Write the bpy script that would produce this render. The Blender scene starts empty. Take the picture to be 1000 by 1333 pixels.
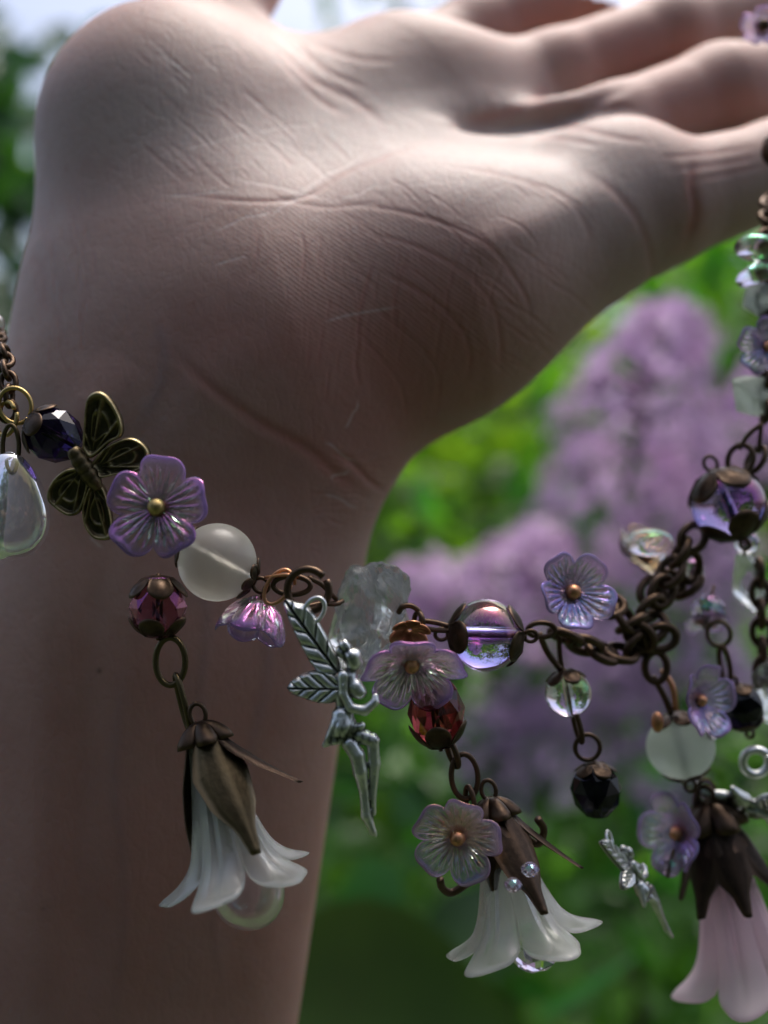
import bpy, bmesh, math, random
import numpy as np
from mathutils import Vector, Matrix
rnd = random.Random(7)
nr = np.random.RandomState(11)
PI = math.pi
sc = bpy.context.scene
COL = sc.collection

# ------------------------------------------------------------------ camera, light, exposure
FPX = 1350.0      # focal length in photo pixels (photo 1000 wide)
DIST = 130.0      # mm from the lens to the plane of the bracelet
cam_d = bpy.data.cameras.new("camera")
cam = bpy.data.objects.new("camera", cam_d); COL.objects.link(cam)
cam.location = (0, -DIST/1000, 0); cam.rotation_euler = (PI/2, 0, 0)
cam_d.sensor_fit = 'HORIZONTAL'; cam_d.sensor_width = 36
cam_d.lens = 36*FPX/1000; cam_d.clip_start = 0.01; cam_d.clip_end = 500
cam_d.dof.use_dof = True; cam_d.dof.focus_distance = (DIST-3.5)/1000
cam_d.dof.aperture_fstop = cam_d.lens/3.9
sc.camera = cam

SUN_EL, SUN_AZ = 69, 30          # degrees; azimuth measured from +Y (away from the lens) towards +X
world = bpy.data.worlds.new("World"); sc.world = world; world.use_nodes = True
wn = world.node_tree.nodes; wl = world.node_tree.links
sky = wn.new("ShaderNodeTexSky"); sky.sky_type = 'NISHITA'; sky.sun_disc = False
sky.sun_elevation = math.radians(SUN_EL); sky.sun_rotation = math.radians(SUN_AZ)
sky.dust_density = 6; sky.air_density = 0.8; sky.ozone_density = 1.3
wn["Background"].inputs[1].default_value = 0.122
wl.new(sky.outputs[0], wn["Background"].inputs[0])
sun_d = bpy.data.lights.new("sun", 'SUN'); sun = bpy.data.objects.new("sun", sun_d); COL.objects.link(sun)
sun_d.energy = 1.15; sun_d.angle = math.radians(32); sun_d.color = (1.0, 0.99, 0.965)
el, az = math.radians(SUN_EL), math.radians(SUN_AZ)
sun.rotation_euler = Vector((math.sin(az)*math.cos(el), math.cos(az)*math.cos(el), math.sin(el))).to_track_quat('Z', 'Y').to_euler()
sc.view_settings.view_transform = 'Standard'; sc.view_settings.look = 'None'
sc.view_settings.gamma = 1; sc.view_settings.use_curve_mapping = False
sc.view_settings.exposure = 1.0
sc.cycles.use_denoising = True
sc.cycles.max_bounces = 14; sc.cycles.transmission_bounces = 12; sc.cycles.transparent_max_bounces = 12
sc.cycles.caustics_refractive = True; sc.cycles.blur_glossy = 0.4
sc.cycles.sample_clamp_indirect = 6

# ------------------------------------------------------------------ helpers
def P(px, py, d=0.0):
    """a point in metres from a place in the photo and its depth (mm behind the bracelet plane)"""
    s = (DIST+d)/FPX/1000
    return Vector(((px-500)*s, d/1000, (666.5-py)*s))
def mmpx(d=0): return (DIST+d)/FPX            # mm per photo pixel
def dirv(dx, dy, dd=0): return Vector((dx, dd, -dy)).normalized()
def frame(loc, z, x=None):
    z = Vector(z).normalized()
    x = Vector(x) if x is not None else (Vector((1,0,0)) if abs(z.x) < .9 else Vector((0,0,1)))
    x = (x - z*x.dot(z)).normalized(); y = z.cross(x)
    return Matrix(((x.x,y.x,z.x,loc[0]),(x.y,y.y,z.y,loc[1]),(x.z,y.z,z.z,loc[2]),(0,0,0,1)))
def tag(o, label=None, cat=None, group=None, kind=None):
    for k, v in (('label',label),('category',cat),('group',group),('kind',kind)):
        if v: o[k] = v
    return o
def thing(name, label, cat, M, group=None):
    o = bpy.data.objects.new(name, None); COL.objects.link(o)
    o.empty_display_size = 0.002
    if isinstance(M, Vector): M = Matrix.Translation(M)
    o.matrix_world = M
    return tag(o, label, cat, group)
def mk(name, vf, mat, parent=None, smooth=True, M=None, attrs=None, unit=0.001, kind=None):
    """link ONE mesh object; vertices in mm, in the parent's frame"""
    v, f = vf
    v = np.asarray(v, dtype=float).reshape(-1,3)*unit
    me = bpy.data.meshes.new(name)
    me.from_pydata([tuple(q) for q in v], [], [tuple(q) for q in f]); 
    if mat: me.materials.append(mat)
    if smooth: me.polygons.foreach_set('use_smooth', [True]*len(me.polygons))
    for k, a in (attrs or {}).items():
        at = me.attributes.new(k, 'FLOAT', 'POINT'); at.data.foreach_set('value', np.asarray(a, dtype=np.float32))
    me.update()
    o = bpy.data.objects.new(name, me); COL.objects.link(o)
    if parent: o.parent = parent
    if M is not None: o.matrix_local = M
    if kind: o['kind'] = kind
    return o
def T(vf, M):
    v, f = vf; v = np.asarray(v, float)
    R = np.array(M.to_3x3()); t = np.array(M.to_translation())
    return (v@R.T + t, f)
def join(*parts):
    vs, fs, n = [], [], 0
    for v, f in parts:
        vs.append(np.asarray(v, float).reshape(-1,3)); fs += [tuple(i+n for i in q) for q in f]; n += len(vs[-1])
    return np.concatenate(vs), fs
def cat_rom(pts, n):
    pts = [np.array(p, float) for p in pts]; out = []
    q = [2*pts[0]-pts[1]] + pts + [2*pts[-1]-pts[-2]]
    for i in range(1, len(q)-2):
        for k in range(n):
            t = k/n
            out.append(.5*((2*q[i])+(-q[i-1]+q[i+1])*t+(2*q[i-1]-5*q[i]+4*q[i+1]-q[i+2])*t*t+(-q[i-1]+3*q[i]-3*q[i+1]+q[i+2])*t**3))
    out.append(pts[-1]); return out
def tube(pts, r, n=8, closed=False):
    pts = [Vector(p) for p in pts]; N = len(pts)
    rs = r if hasattr(r, '__len__') else [r]*N
    tan = [((pts[(i+1)%N] if (closed or i<N-1) else pts[i]) - (pts[(i-1)%N] if (closed or i>0) else pts[i])).normalized() for i in range(N)]
    a = tan[0].orthogonal().normalized(); V = []; F = []
    for i in range(N):
        a = (a - tan[i]*a.dot(tan[i])).normalized(); b = tan[i].cross(a)
        for k in range(n):
            w = 2*PI*k/n; V.append(tuple(pts[i] + (a*math.cos(w)+b*math.sin(w))*rs[i]))
    if closed:   # undo the twist left over at the seam by matching the nearest start index
        a0 = (Vector(V[0])-pts[0]).normalized()
        best = max(range(n), key=lambda k: a0.dot((Vector(V[(N-1)*n+k])-pts[-1]).normalized()))
    for i in range(N if closed else N-1):
        j = (i+1)%N; sh = best if (closed and j == 0) else 0
        for k in range(n):
            if j == 0 and closed: F.append((i*n+(k+sh)%n, i*n+(k+1+sh)%n, (k+1)%n, k))
            else: F.append((i*n+k, i*n+(k+1)%n, j*n+(k+1)%n, j*n+k))
    if not closed:
        F.append(tuple(range(n-1,-1,-1))); F.append(tuple((N-1)*n+k for k in range(n)))
    return V, F
def lathe(prof, n=24):
    V, F = [], []
    for r, z in prof:
        for k in range(n): V.append((r*math.cos(2*PI*k/n), r*math.sin(2*PI*k/n), z))
    m = len(prof)
    for i in range(m-1):
        for k in range(n): F.append((i*n+k, i*n+(k+1)%n, (i+1)*n+(k+1)%n, (i+1)*n+k))
    F.append(tuple(range(n-1,-1,-1))); F.append(tuple((m-1)*n+k for k in range(n)))
    return V, F
def sphere(r, n=32, m=16, sz=1.0):
    return lathe([(max(r*math.sin(PI*i/m), r*.004), -r*sz*math.cos(PI*i/m)) for i in range(m+1)], n)
def drilled(r, hole, n=40, m=24, sz=1.0):
    """a round bead with its drill hole as real inner wall"""
    a0 = math.asin(hole/r); pr = []
    for i in range(m+1):
        a = a0 + (PI-2*a0)*i/m; pr.append((r*math.sin(a), -r*sz*math.cos(a)))
    V, F = [], []
    pr2 = pr + [(hole, r*sz*math.cos(a0)*(1-2*i/6)) for i in range(1, 6)]
    for q, z in pr2:
        for k in range(n): V.append((q*math.cos(2*PI*k/n), q*math.sin(2*PI*k/n), z))
    L = len(pr2)
    for i in range(L):
        j = (i+1) % L
        for k in range(n): F.append((i*n+k, i*n+(k+1)%n, j*n+(k+1)%n, j*n+k))
    return V, F
def oval(w, h, r, n=28, wr=8, sq=1.0):
    """a wire link in the local XZ plane, h along Z"""
    pts = []
    for k in range(n):
        a = 2*PI*k/n; c, s = math.cos(a), math.sin(a)
        pts.append((w/2*math.copysign(abs(c)**sq, c), 0, h/2*math.copysign(abs(s)**sq, s)))
    return tube(pts, r, wr, closed=True)
def split_ring(w, h, r, n=30, gap=.22, a0=0.6):
    """an open jump ring, its two cut ends slightly apart"""
    pts = [(w/2*math.cos(a0+gap/2+(2*PI-gap)*k/n), (k/n-.5)*r*1.3, h/2*math.sin(a0+gap/2+(2*PI-gap)*k/n)) for k in range(n+1)]
    return tube(pts, r, 9)
def faceted(r, h, n=8, tbl=.45):
    """cut crystal bead: alternate rings, triangular and kite facets, flat shaded"""
    rings = [(tbl*r, -h/2, 0), (.84*r, -h*.27, .5), (r, 0, 0), (.84*r, h*.27, .5), (tbl*r, h/2, 0)]
    V, F = [], []
    for q, z, o in rings:
        for k in range(n):
            a = 2*PI*(k+o)/n; V.append((q*math.cos(a), q*math.sin(a), z))
    for i in range(len(rings)-1):
        o = rings[i][2]
        for k in range(n):
            a, b = i*n+k, i*n+(k+1)%n; c, d = (i+1)*n+k, (i+1)*n+(k+1)%n
            if o == 0: F += [(a, b, c), (b, d, c)]
            else: F += [(a, d, c), (a, b, d)]
    F.append(tuple(range(n-1,-1,-1))); F.append(tuple((len(rings)-1)*n+k for k in range(n)))
    return V, F
def sheet(fn, nt, nth, thick, t0=0.0, round_rim=True):
    """a closed polar shell: fn(theta, t) -> numpy xyz of its middle; returns (verts, faces), t attribute"""
    th = np.linspace(0, 2*PI, nth, endpoint=False); t = np.linspace(t0, 1, nt)
    TH, TT = np.meshgrid(th, t); X = fn(TH, TT)                       # nt,nth,3
    dth = np.roll(X,-1,1)-np.roll(X,1,1)
    dt = np.gradient(X, axis=0)
    N = np.cross(dth, dt); N /= np.maximum(np.linalg.norm(N, axis=2, keepdims=True), 1e-9)
    h = (thick(TH,TT) if callable(thick) else np.full(TT.shape, thick))/2
    if round_rim: h = h*np.sqrt(np.clip(1-((TT-.93)/.07).clip(0,1)**2*.95, .02, 1))
    A = X - N*h[...,None]; B = X + N*h[...,None]
    V = np.concatenate([A.reshape(-1,3), B.reshape(-1,3)]); o = nt*nth; F = []
    for i in range(nt-1):
        for k in range(nth):
            k2 = (k+1)%nth
            F.append((i*nth+k, (i+1)*nth+k, (i+1)*nth+k2, i*nth+k2))
            F.append((o+i*nth+k, o+i*nth+k2, o+(i+1)*nth+k2, o+(i+1)*nth+k))
    for k in range(nth):
        k2 = (k+1)%nth; e = (nt-1)*nth
        F.append((e+k, o+e+k, o+e+k2, e+k2)); F.append((k2, o+k2, o+k, k))
    return (V, F), np.concatenate([TT.ravel(), TT.ravel()])
def plate(outline, center, hfun, thick, nt=14, n=90, bend=0):
    """a stamped plate: star-shaped closed outline (x,z), relief hfun(x,z,t,s) on the front (-Y)"""
    pts = cat_rom(list(outline)+[outline[0]], max(2, n//len(outline)))[:-1]
    pts = np.array(pts); N = len(pts); c = np.array(center, float)
    t = np.linspace(.02, 1, nt)[:,None,None]; XZ = c + t*(pts[None]-c)
    TT = np.broadcast_to(t[...,0], XZ.shape[:2]); S = np.broadcast_to(np.arange(N)[None]/N, XZ.shape[:2])
    h = hfun(XZ[...,0], XZ[...,1], TT, S)*np.sqrt(np.clip(1-((TT-.95)/.05).clip(0,1)**2*.9,0,1)); b = np.full(h.shape, -thick)
    A = np.stack([XZ[...,0], -h, XZ[...,1]], 2); B = np.stack([XZ[...,0], thick+0*h, XZ[...,1]], 2)
    V = np.concatenate([A.reshape(-1,3), B.reshape(-1,3)]); o = nt*N; F = []
    for i in range(nt-1):
        for k in range(N):
            k2 = (k+1)%N
            F.append((i*N+k, i*N+k2, (i+1)*N+k2, (i+1)*N+k)); F.append((o+i*N+k, o+(i+1)*N+k, o+(i+1)*N+k2, o+i*N+k2))
    e = (nt-1)*N
    for k in range(N): F.append((e+k, e+(k+1)%N, o+e+(k+1)%N, o+e+k))
    F.append(tuple(range(N-1,-1,-1))); F.append(tuple(o+k for k in range(N)))
    return (V, F), np.concatenate([h.ravel(), h.ravel()*0])

# ---- signed distance shapes (mm) and a surface-net mesher
def smin(a, b, k):
    h = np.clip(.5+.5*(b-a)/k, 0, 1); return b*(1-h)+a*h-k*h*(1-h)
def smax(a, b, k): return -smin(-a, -b, k)
def s_cone(p, a, b, r1, r2):
    a = np.asarray(a, np.float32); b = np.asarray(b, np.float32); ba = b-a; pa = p-a
    h = np.clip((pa@ba)/float(ba@ba), 0, 1)
    return np.sqrt(((pa-h[:,None]*ba)**2).sum(1)) - (r1+(r2-r1)*h)
def s_ell(p, c, r, R=None):
    q = p-np.asarray(c, np.float32)
    if R is not None: q = q@R
    r = np.asarray(r, np.float32); k0 = np.sqrt(((q/r)**2).sum(1)); k1 = np.sqrt(((q/r**2)**2).sum(1))
    return k0*(k0-1)/np.maximum(k1, 1e-6)
def rot_to(axis, hint=(0,1,0)):
    x = np.array(axis, float); x /= np.linalg.norm(x); y = np.array(hint, float); y -= x*(x@y); y /= np.linalg.norm(y)
    return np.stack([x, y, np.cross(x,y)], 1).astype(np.float32)
def grad(f, p, e=.15):
    g = np.stack([f(p+np.array(d, np.float32)*e)-f(p-np.array(d, np.float32)*e) for d in ((1,0,0),(0,1,0),(0,0,1))], 1)
    return g/np.maximum(np.linalg.norm(g, axis=1, keepdims=True), 1e-9)
def project(f, p, it=2, e=.15):
    for _ in range(it): p = p - grad(f, p, e)*f(p)[:,None]*.95
    return p.astype(np.float32)
def nets(f, lo, hi, s, it=2, e=.15):
    ax = [np.arange(lo[i], hi[i]+s, s, dtype=np.float32) for i in range(3)]; sh = tuple(len(a) for a in ax)
    G = np.empty(sh, np.float32); YZ = np.stack(np.meshgrid(ax[1], ax[2], indexing='ij'), -1).reshape(-1,2)
    st = 12
    for i in range(0, sh[0], st):
        xs = ax[0][i:i+st]
        pp = np.concatenate([np.repeat(xs, len(YZ))[:,None], np.tile(YZ, (len(xs),1))], 1)
        G[i:i+st] = f(pp).reshape(len(xs), sh[1], sh[2])
    I = G < 0
    cells = np.zeros(tuple(n-1 for n in sh), np.uint8)
    for a in (0,1):
        for b in (0,1):
            for c in (0,1): cells += I[a:sh[0]-1+a, b:sh[1]-1+b, c:sh[2]-1+c]
    act = (cells > 0) & (cells < 8)
    idx = -np.ones(act.shape, np.int64); w = np.argwhere(act); idx[act] = np.arange(len(w))
    V = (np.array(lo, np.float32)+(w+.5)*s).astype(np.float32)
    Q = []
    for d in range(3):
        u, v = (d+1)%3, (d+2)%3
        sl0 = [slice(None)]*3; sl1 = [slice(None)]*3; sl0[d] = slice(0,-1); sl1[d] = slice(1,None)
        A = I[tuple(sl0)]; B = I[tuple(sl1)]
        ch = np.argwhere(A != B); ch = ch[(ch[:,u]>0)&(ch[:,v]>0)&(ch[:,u]<sh[u]-1)&(ch[:,v]<sh[v]-1)]
        ins = A[tuple(ch.T)]
        def cell(du, dv):
            q = ch.copy(); q[:,u] -= du; q[:,v] -= dv; return idx[tuple(q.T)]
        q = np.stack([cell(1,1), cell(0,1), cell(0,0), cell(1,0)], 1)
        q[~ins] = q[~ins][:,::-1]; Q.append(q)
    Q = np.concatenate(Q); Q = Q[(Q>=0).all(1)]
    return project(f, V, it, e), Q
def subdiv(V, Q):
    n = len(V); E = np.sort(np.concatenate([Q[:,[0,1]],Q[:,[1,2]],Q[:,[2,3]],Q[:,[3,0]]]), axis=1)
    key = E[:,0]*n+E[:,1]; u, inv = np.unique(key, return_inverse=True)
    em = (V[u//n]+V[u%n])/2; fc = V[Q].mean(1); m = len(Q)
    e = [n+inv[i*m:(i+1)*m] for i in range(4)]; c = n+len(u)+np.arange(m)
    V2 = np.concatenate([V, em, fc]).astype(np.float32)
    Q2 = np.concatenate([np.stack([Q[:,i], e[i], c, e[i-1]], 1) for i in range(4)])
    return V2, Q2
def mk_np(name, V, Q, mat, parent=None, attrs=None, unit=.001, M=None):
    me = bpy.data.meshes.new(name); n, m = len(V), len(Q); k = Q.shape[1]
    me.vertices.add(n); me.vertices.foreach_set('co', (V*unit).astype(np.float32).ravel())
    me.loops.add(m*k); me.loops.foreach_set('vertex_index', Q.astype(np.int32).ravel())
    me.polygons.add(m); me.polygons.foreach_set('loop_start', np.arange(m, dtype=np.int32)*k)
    me.polygons.foreach_set('use_smooth', np.ones(m, bool)); me.update(calc_edges=True); me.validate()
    me.materials.append(mat)
    for kk, a in (attrs or {}).items():
        at = me.attributes.new(kk, 'FLOAT', 'POINT'); at.data.foreach_set('value', a.astype(np.float32))
    o = bpy.data.objects.new(name, me); COL.objects.link(o)
    if parent: o.parent = parent
    if M is not None: o.matrix_local = M
    return o

# ------------------------------------------------------------------ materials
class N:
    def __init__(s, name):
        s.m = bpy.data.materials.new(name); s.m.use_nodes = True; s.t = s.m.node_tree; s.b = s.t.nodes["Principled BSDF"]; s.out = s.t.nodes["Material Output"]
    def n(s, kind, **kw):
        q = s.t.nodes.new("ShaderNode"+kind)
        for k, v in kw.items(): setattr(q, k, v)
        return q
    def l(s, a, b): s.t.links.new(a, b)
    def set(s, **kw):
        for k, v in kw.items(): s.b.inputs[k.replace('_',' ')].default_value = v
        return s
    def coord(s): return s.n("TexCoord").outputs['Object']
    def noise(s, scale, detail=4, rough=.55, vec=None, dist=0):
        q = s.n("TexNoise"); q.inputs['Scale'].default_value = scale; q.inputs['Detail'].default_value = detail
        q.inputs['Roughness'].default_value = rough; q.inputs['Distortion'].default_value = dist
        s.l(vec or s.coord(), q.inputs['Vector']); return q.outputs['Fac']
    def ramp(s, src, stops):
        q = s.n("ValToRGB"); e = q.color_ramp.elements
        while len(e) < len(stops): e.new(.5)
        for i, (p, c) in enumerate(stops): e[i].position = p; e[i].color = tuple(c)+((1,) if len(c)==3 else ())
        s.l(src, q.inputs[0]); return q.outputs[0]
    def attr(s, name): q = s.n("Attribute"); q.attribute_name = name; return q.outputs['Fac']
    def mix(s, f, a, b, mode='MIX'):
        q = s.n("Mix"); q.data_type = 'RGBA'; q.blend_type = mode
        for i, v in ((0,f),(6,a),(7,b)):
            if hasattr(v, 'links'): s.l(v, q.inputs[i])
            elif i == 0: q.inputs[i].default_value = v
            else: q.inputs[i].default_value = tuple(v)+((1,) if len(v)==3 else ())
        return q.outputs[2]
    def math(s, op, a, b=0, c=0):
        q = s.n("Math"); q.operation = op
        for i, v in enumerate((a,b,c)):
            if hasattr(v, 'links'): s.l(v, q.inputs[i])
            else: q.inputs[i].default_value = v
        return q.outputs[0]
    def bump(s, h, strength, dist, prev=None):
        q = s.n("Bump"); q.inputs['Strength'].default_value = strength; q.inputs['Distance'].default_value = dist
        s.l(h, q.inputs['Height'])
        if prev: s.l(prev, q.inputs['Normal'])
        return q.outputs[0]
    def to(s, src, name): s.l(src, s.b.inputs[name]); return s

def metal(name, dark, light, rough=.38, scale=900, lo=.35, hi=.7):
    a = N(name); f = a.noise(scale, 5, .6)
    c = a.ramp(f, [(lo, dark), (hi, light)])
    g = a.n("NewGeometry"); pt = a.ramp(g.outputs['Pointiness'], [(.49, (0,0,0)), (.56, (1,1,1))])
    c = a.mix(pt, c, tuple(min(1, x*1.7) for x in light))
    a.to(c, 'Base Color'); a.set(Metallic=.92)
    a.to(a.math('MULTIPLY_ADD', a.noise(scale*2.3, 4), .35, rough-.15), 'Roughness')
    a.to(a.bump(a.noise(scale*1.7, 5), .35, .00012), 'Normal'); return a.m
BRONZE = metal('antique_bronze', (.015,.011,.008), (.062,.040,.026), .38)
BRASS  = metal('aged_brass', (.10,.070,.028), (.34,.25,.10), .42)
BLACKM = metal('blackened_bronze', (.010,.008,.007), (.045,.030,.022), .5)
COPPER = metal('copper_wire', (.16,.07,.035), (.42,.21,.11), .36)
OLIVE  = metal('dark_brass', (.035,.027,.014), (.080,.060,.032), .38)
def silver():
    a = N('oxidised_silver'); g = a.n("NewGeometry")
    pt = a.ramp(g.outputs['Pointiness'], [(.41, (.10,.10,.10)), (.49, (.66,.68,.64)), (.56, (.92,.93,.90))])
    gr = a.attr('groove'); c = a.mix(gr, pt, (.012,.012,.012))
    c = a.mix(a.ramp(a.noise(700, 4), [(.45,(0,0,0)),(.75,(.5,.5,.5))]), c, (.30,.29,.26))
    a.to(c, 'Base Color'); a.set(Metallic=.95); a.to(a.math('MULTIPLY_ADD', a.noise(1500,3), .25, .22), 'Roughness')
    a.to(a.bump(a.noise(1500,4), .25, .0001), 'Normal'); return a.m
SILVER = silver()
def glass(name, col, rough=.03, milk=0.0, milkcol=(.8,.8,.85), film=0, bump=0, ior=1.5):
    a = N(name); a.set(Roughness=rough, IOR=ior); a.b.inputs['Base Color'].default_value = tuple(col)+(1,)
    a.b.inputs['Transmission Weight'].default_value = 1
    if film: a.b.inputs['Thin Film Thickness'].default_value = film; a.b.inputs['Thin Film IOR'].default_value = 1.9
    if bump: a.to(a.bump(a.noise(500,3), bump, .0002), 'Normal')
    if milk:
        d = a.n("BsdfDiffuse"); d.inputs[0].default_value = tuple(milkcol)+(1,); t = a.n("BsdfTranslucent"); t.inputs[0].default_value = tuple(milkcol)+(1,)
        ad = a.n("MixShader"); ad.inputs[0].default_value = .5; a.l(d.outputs[0], ad.inputs[1]); a.l(t.outputs[0], ad.inputs[2])
        mx = a.n("MixShader"); mx.inputs[0].default_value = milk; a.l(a.b.outputs[0], mx.inputs[1]); a.l(ad.outputs[0], mx.inputs[2]); a.l(mx.outputs[0], a.out.inputs[0])
    return a.m
def flower_glass(name, inner, rim, milkcol, film=420, milk=.06):
    a = N(name); t = a.attr('t'); ns = a.noise(260, 3)
    f = a.ramp(a.math('ADD', t, a.math('MULTIPLY_ADD', ns, .16, -.08)), [(.70,(0,0,0)),(.86,(.35,.35,.35)),(.98,(1,1,1))])
    col = a.mix(f, inner, rim); a.to(col, 'Base Color'); a.set(Roughness=.07, IOR=1.5)
    a.b.inputs['Transmission Weight'].default_value = 1
    a.b.inputs['Thin Film Thickness'].default_value = film; a.b.inputs['Thin Film IOR'].default_value = 2.0
    d = a.n("BsdfDiffuse"); tr = a.n("BsdfTranslucent"); mc = a.mix(f, milkcol, tuple(x*.75 for x in rim)); a.l(mc, d.inputs[0]); a.l(mc, tr.inputs[0])
    ad = a.n("MixShader"); ad.inputs[0].default_value = .5; a.l(d.outputs[0], ad.inputs[1]); a.l(tr.outputs[0], ad.inputs[2])
    w = a.math('MULTIPLY_ADD', f, .34, milk)
    mx = a.n("MixShader"); a.l(w, mx.inputs[0]); a.l(a.b.outputs[0], mx.inputs[1]); a.l(ad.outputs[0], mx.inputs[2]); a.l(mx.outputs[0], a.out.inputs[0])
    a.to(a.bump(a.noise(900,3), .3, .0002), 'Normal'); return a.m
FLOWER_VIOLET = flower_glass('violet_rimmed_glass', (.93,.88,.93), (.54,.39,.82), (.62,.52,.54))
FLOWER_LILAC  = flower_glass('lilac_rimmed_glass', (.97,.93,.97), (.66,.50,.78), (.74,.66,.74), 250, .06)
FLOWER_BLUE   = flower_glass('iridescent_lilac_glass', (.94,.90,.97), (.64,.50,.82), (.70,.64,.76), 300, .09)
CLEAR   = glass('clear_glass', (.97,.97,.99), .015, .03, (.8,.75,.85), 380)
CLOUDY = glass('slightly_cloudy_glass', (.97,.97,.99), .03, .14, (.85,.80,.86), 380)
PINKISH = glass('pale_pink_glass', (.95,.84,.88), .04, .42, (.62,.46,.46), 200)
AB      = glass('iridescent_clear_glass', (.88,.82,.96), .03, .05, (.7,.6,.85), 480, .5)
AMETHYST= glass('dark_violet_crystal', (.03,.018,.09), .03, .2, (.02,.010,.045), 0)
BLACKC  = glass('black_violet_crystal', (.008,.006,.015), .05, .4, (.010,.008,.016), 0)
GARNET  = glass('garnet_crystal', (.34,.06,.06), .03, .08, (.18,.02,.02), 0)
PLUM    = glass('plum_crystal', (.60,.26,.34), .04, .08, (.30,.08,.13), 300)
VIOLET = glass('violet_foiled_glass', (.42,.28,.62), .04, .08, (.22,.12,.35), 450, .5)
PALEPUR = glass('pale_violet_glass', (.60,.46,.86), .015, .02, (.6,.5,.8), 420)
def frosted(name, col, milk, rough=.45, sss=.0):
    a = N(name); a.set(Roughness=rough, IOR=1.47); a.b.inputs['Transmission Weight'].default_value = 1
    c = a.ramp(a.noise(160,3), [(.3, tuple(x*.93 for x in col)), (.7, col)]); a.to(c, 'Base Color')
    d = a.n("BsdfDiffuse"); tr = a.n("BsdfTranslucent"); a.l(c, d.inputs[0]); a.l(c, tr.inputs[0])
    ad = a.n("MixShader"); ad.inputs[0].default_value = .55; a.l(d.outputs[0], ad.inputs[1]); a.l(tr.outputs[0], ad.inputs[2])
    mx = a.n("MixShader"); mx.inputs[0].default_value = milk; a.l(a.b.outputs[0], mx.inputs[1]); a.l(ad.outputs[0], mx.inputs[2]); a.l(mx.outputs[0], a.out.inputs[0])
    a.to(a.bump(a.noise(2500,3), .25, .00006), 'Normal'); return a.m
FROST = frosted('frosted_glass', (.90,.88,.80), .30, .34)
FROST_GREEN = frosted('frosted_pale_glass', (.80,.86,.78), .62, .5)
BELLW = frosted('frosted_white_resin', (.93,.93,.90), .26, .26)
BELLP = frosted('frosted_pinkish_resin', (.93,.80,.86), .55, .42)
QUARTZ = frosted('rough_quartz', (.96,.98,.97), .07, .16)

def skin_mat():
    a = N('skin'); co = a.coord()
    red = a.attr('red'); dry = a.attr('dry'); rid = a.attr('ridge')
    n1 = a.noise(38, 5, .6, co); n2 = a.noise(260, 4, .6, co); n3 = a.noise(1400, 3, .6, co)
    c = a.ramp(n1, [(.3,(.37,.22,.18)),(.5,(.43,.275,.23)),(.72,(.49,.33,.285))])
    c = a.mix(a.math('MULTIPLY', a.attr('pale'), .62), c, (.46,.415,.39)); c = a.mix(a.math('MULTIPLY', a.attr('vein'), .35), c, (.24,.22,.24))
    c = a.mix(a.math('MULTIPLY', red, .75), c, (.42,.155,.125))
    c = a.mix(a.ramp(n2, [(.50,(0,0,0)),(.85,(.35,.35,.35))]), c, (.34,.19,.16))
    c = a.mix(a.ramp(a.noise(22, 3, .6, co, 1.2), [(.52,(0,0,0)),(.75,(.45,.45,.45))]), c, (.40,.27,.25))
    c = a.mix(a.ramp(a.noise(700, 2, .5, co), [(.66,(0,0,0)),(.80,(.30,.30,.30))]), c, (.36,.15,.12))
    c = a.mix(dry, c, (.66,.58,.54)); c = a.mix(a.attr('mole'), c, (.06,.03,.02))
    a.to(c, 'Base Color')
    a.b.inputs['Subsurface Weight'].default_value = .5; a.b.inputs['Subsurface Radius'].default_value = (1,.35,.2); a.b.inputs['Subsurface Scale'].default_value = .0032
    a.b.inputs['Specular IOR Level'].default_value = .38
    a.to(a.math('MULTIPLY_ADD', n3, .22, .46), 'Roughness')
    # fine papillary ridges where the palm shows them
    mp = a.n("Mapping"); mp.inputs['Rotation'].default_value = (0, math.radians(-34), 0); a.l(co, mp.inputs[0])
    wv = a.n("TexWave", wave_type='BANDS', bands_direction='Z', wave_profile='SIN'); a.l(mp.outputs[0], wv.inputs[0])
    wv.inputs['Scale'].default_value = 560; wv.inputs['Distortion'].default_value = 9.0; wv.inputs['Detail'].default_value = 2.5; wv.inputs['Detail Scale'].default_value = .16
    h1 = a.math('MULTIPLY', wv.outputs['Fac'], rid)
    # cross-hatched skin lines: stretched voronoi cell borders
    def cells(scale, rot, stretch):
        m = a.n("Mapping"); m.inputs['Rotation'].default_value = (0, math.radians(rot), 0); m.inputs['Scale'].default_value = stretch; a.l(co, m.inputs[0])
        v = a.n("TexVoronoi"); v.feature = 'DISTANCE_TO_EDGE'; v.inputs['Scale'].default_value = scale; a.l(m.outputs[0], v.inputs['Vector'])
        return a.ramp(v.outputs['Distance'], [(0,(0,0,0)),(.12,(1,1,1))])
    b = a.bump(cells(420, 20, (1,1,.42)), .20, .00008)
    b = a.bump(cells(900, -35, (1,1,.5)), .25, .00006, b)
    b = a.bump(a.noise(120, 5, .6, co, .6), .30, .0005, b)
    b = a.bump(n3, .35, .00015, b)
    b = a.bump(h1, .5, .00006, b)
    a.to(b, 'Normal'); return a.m
SKIN = skin_mat()

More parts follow.
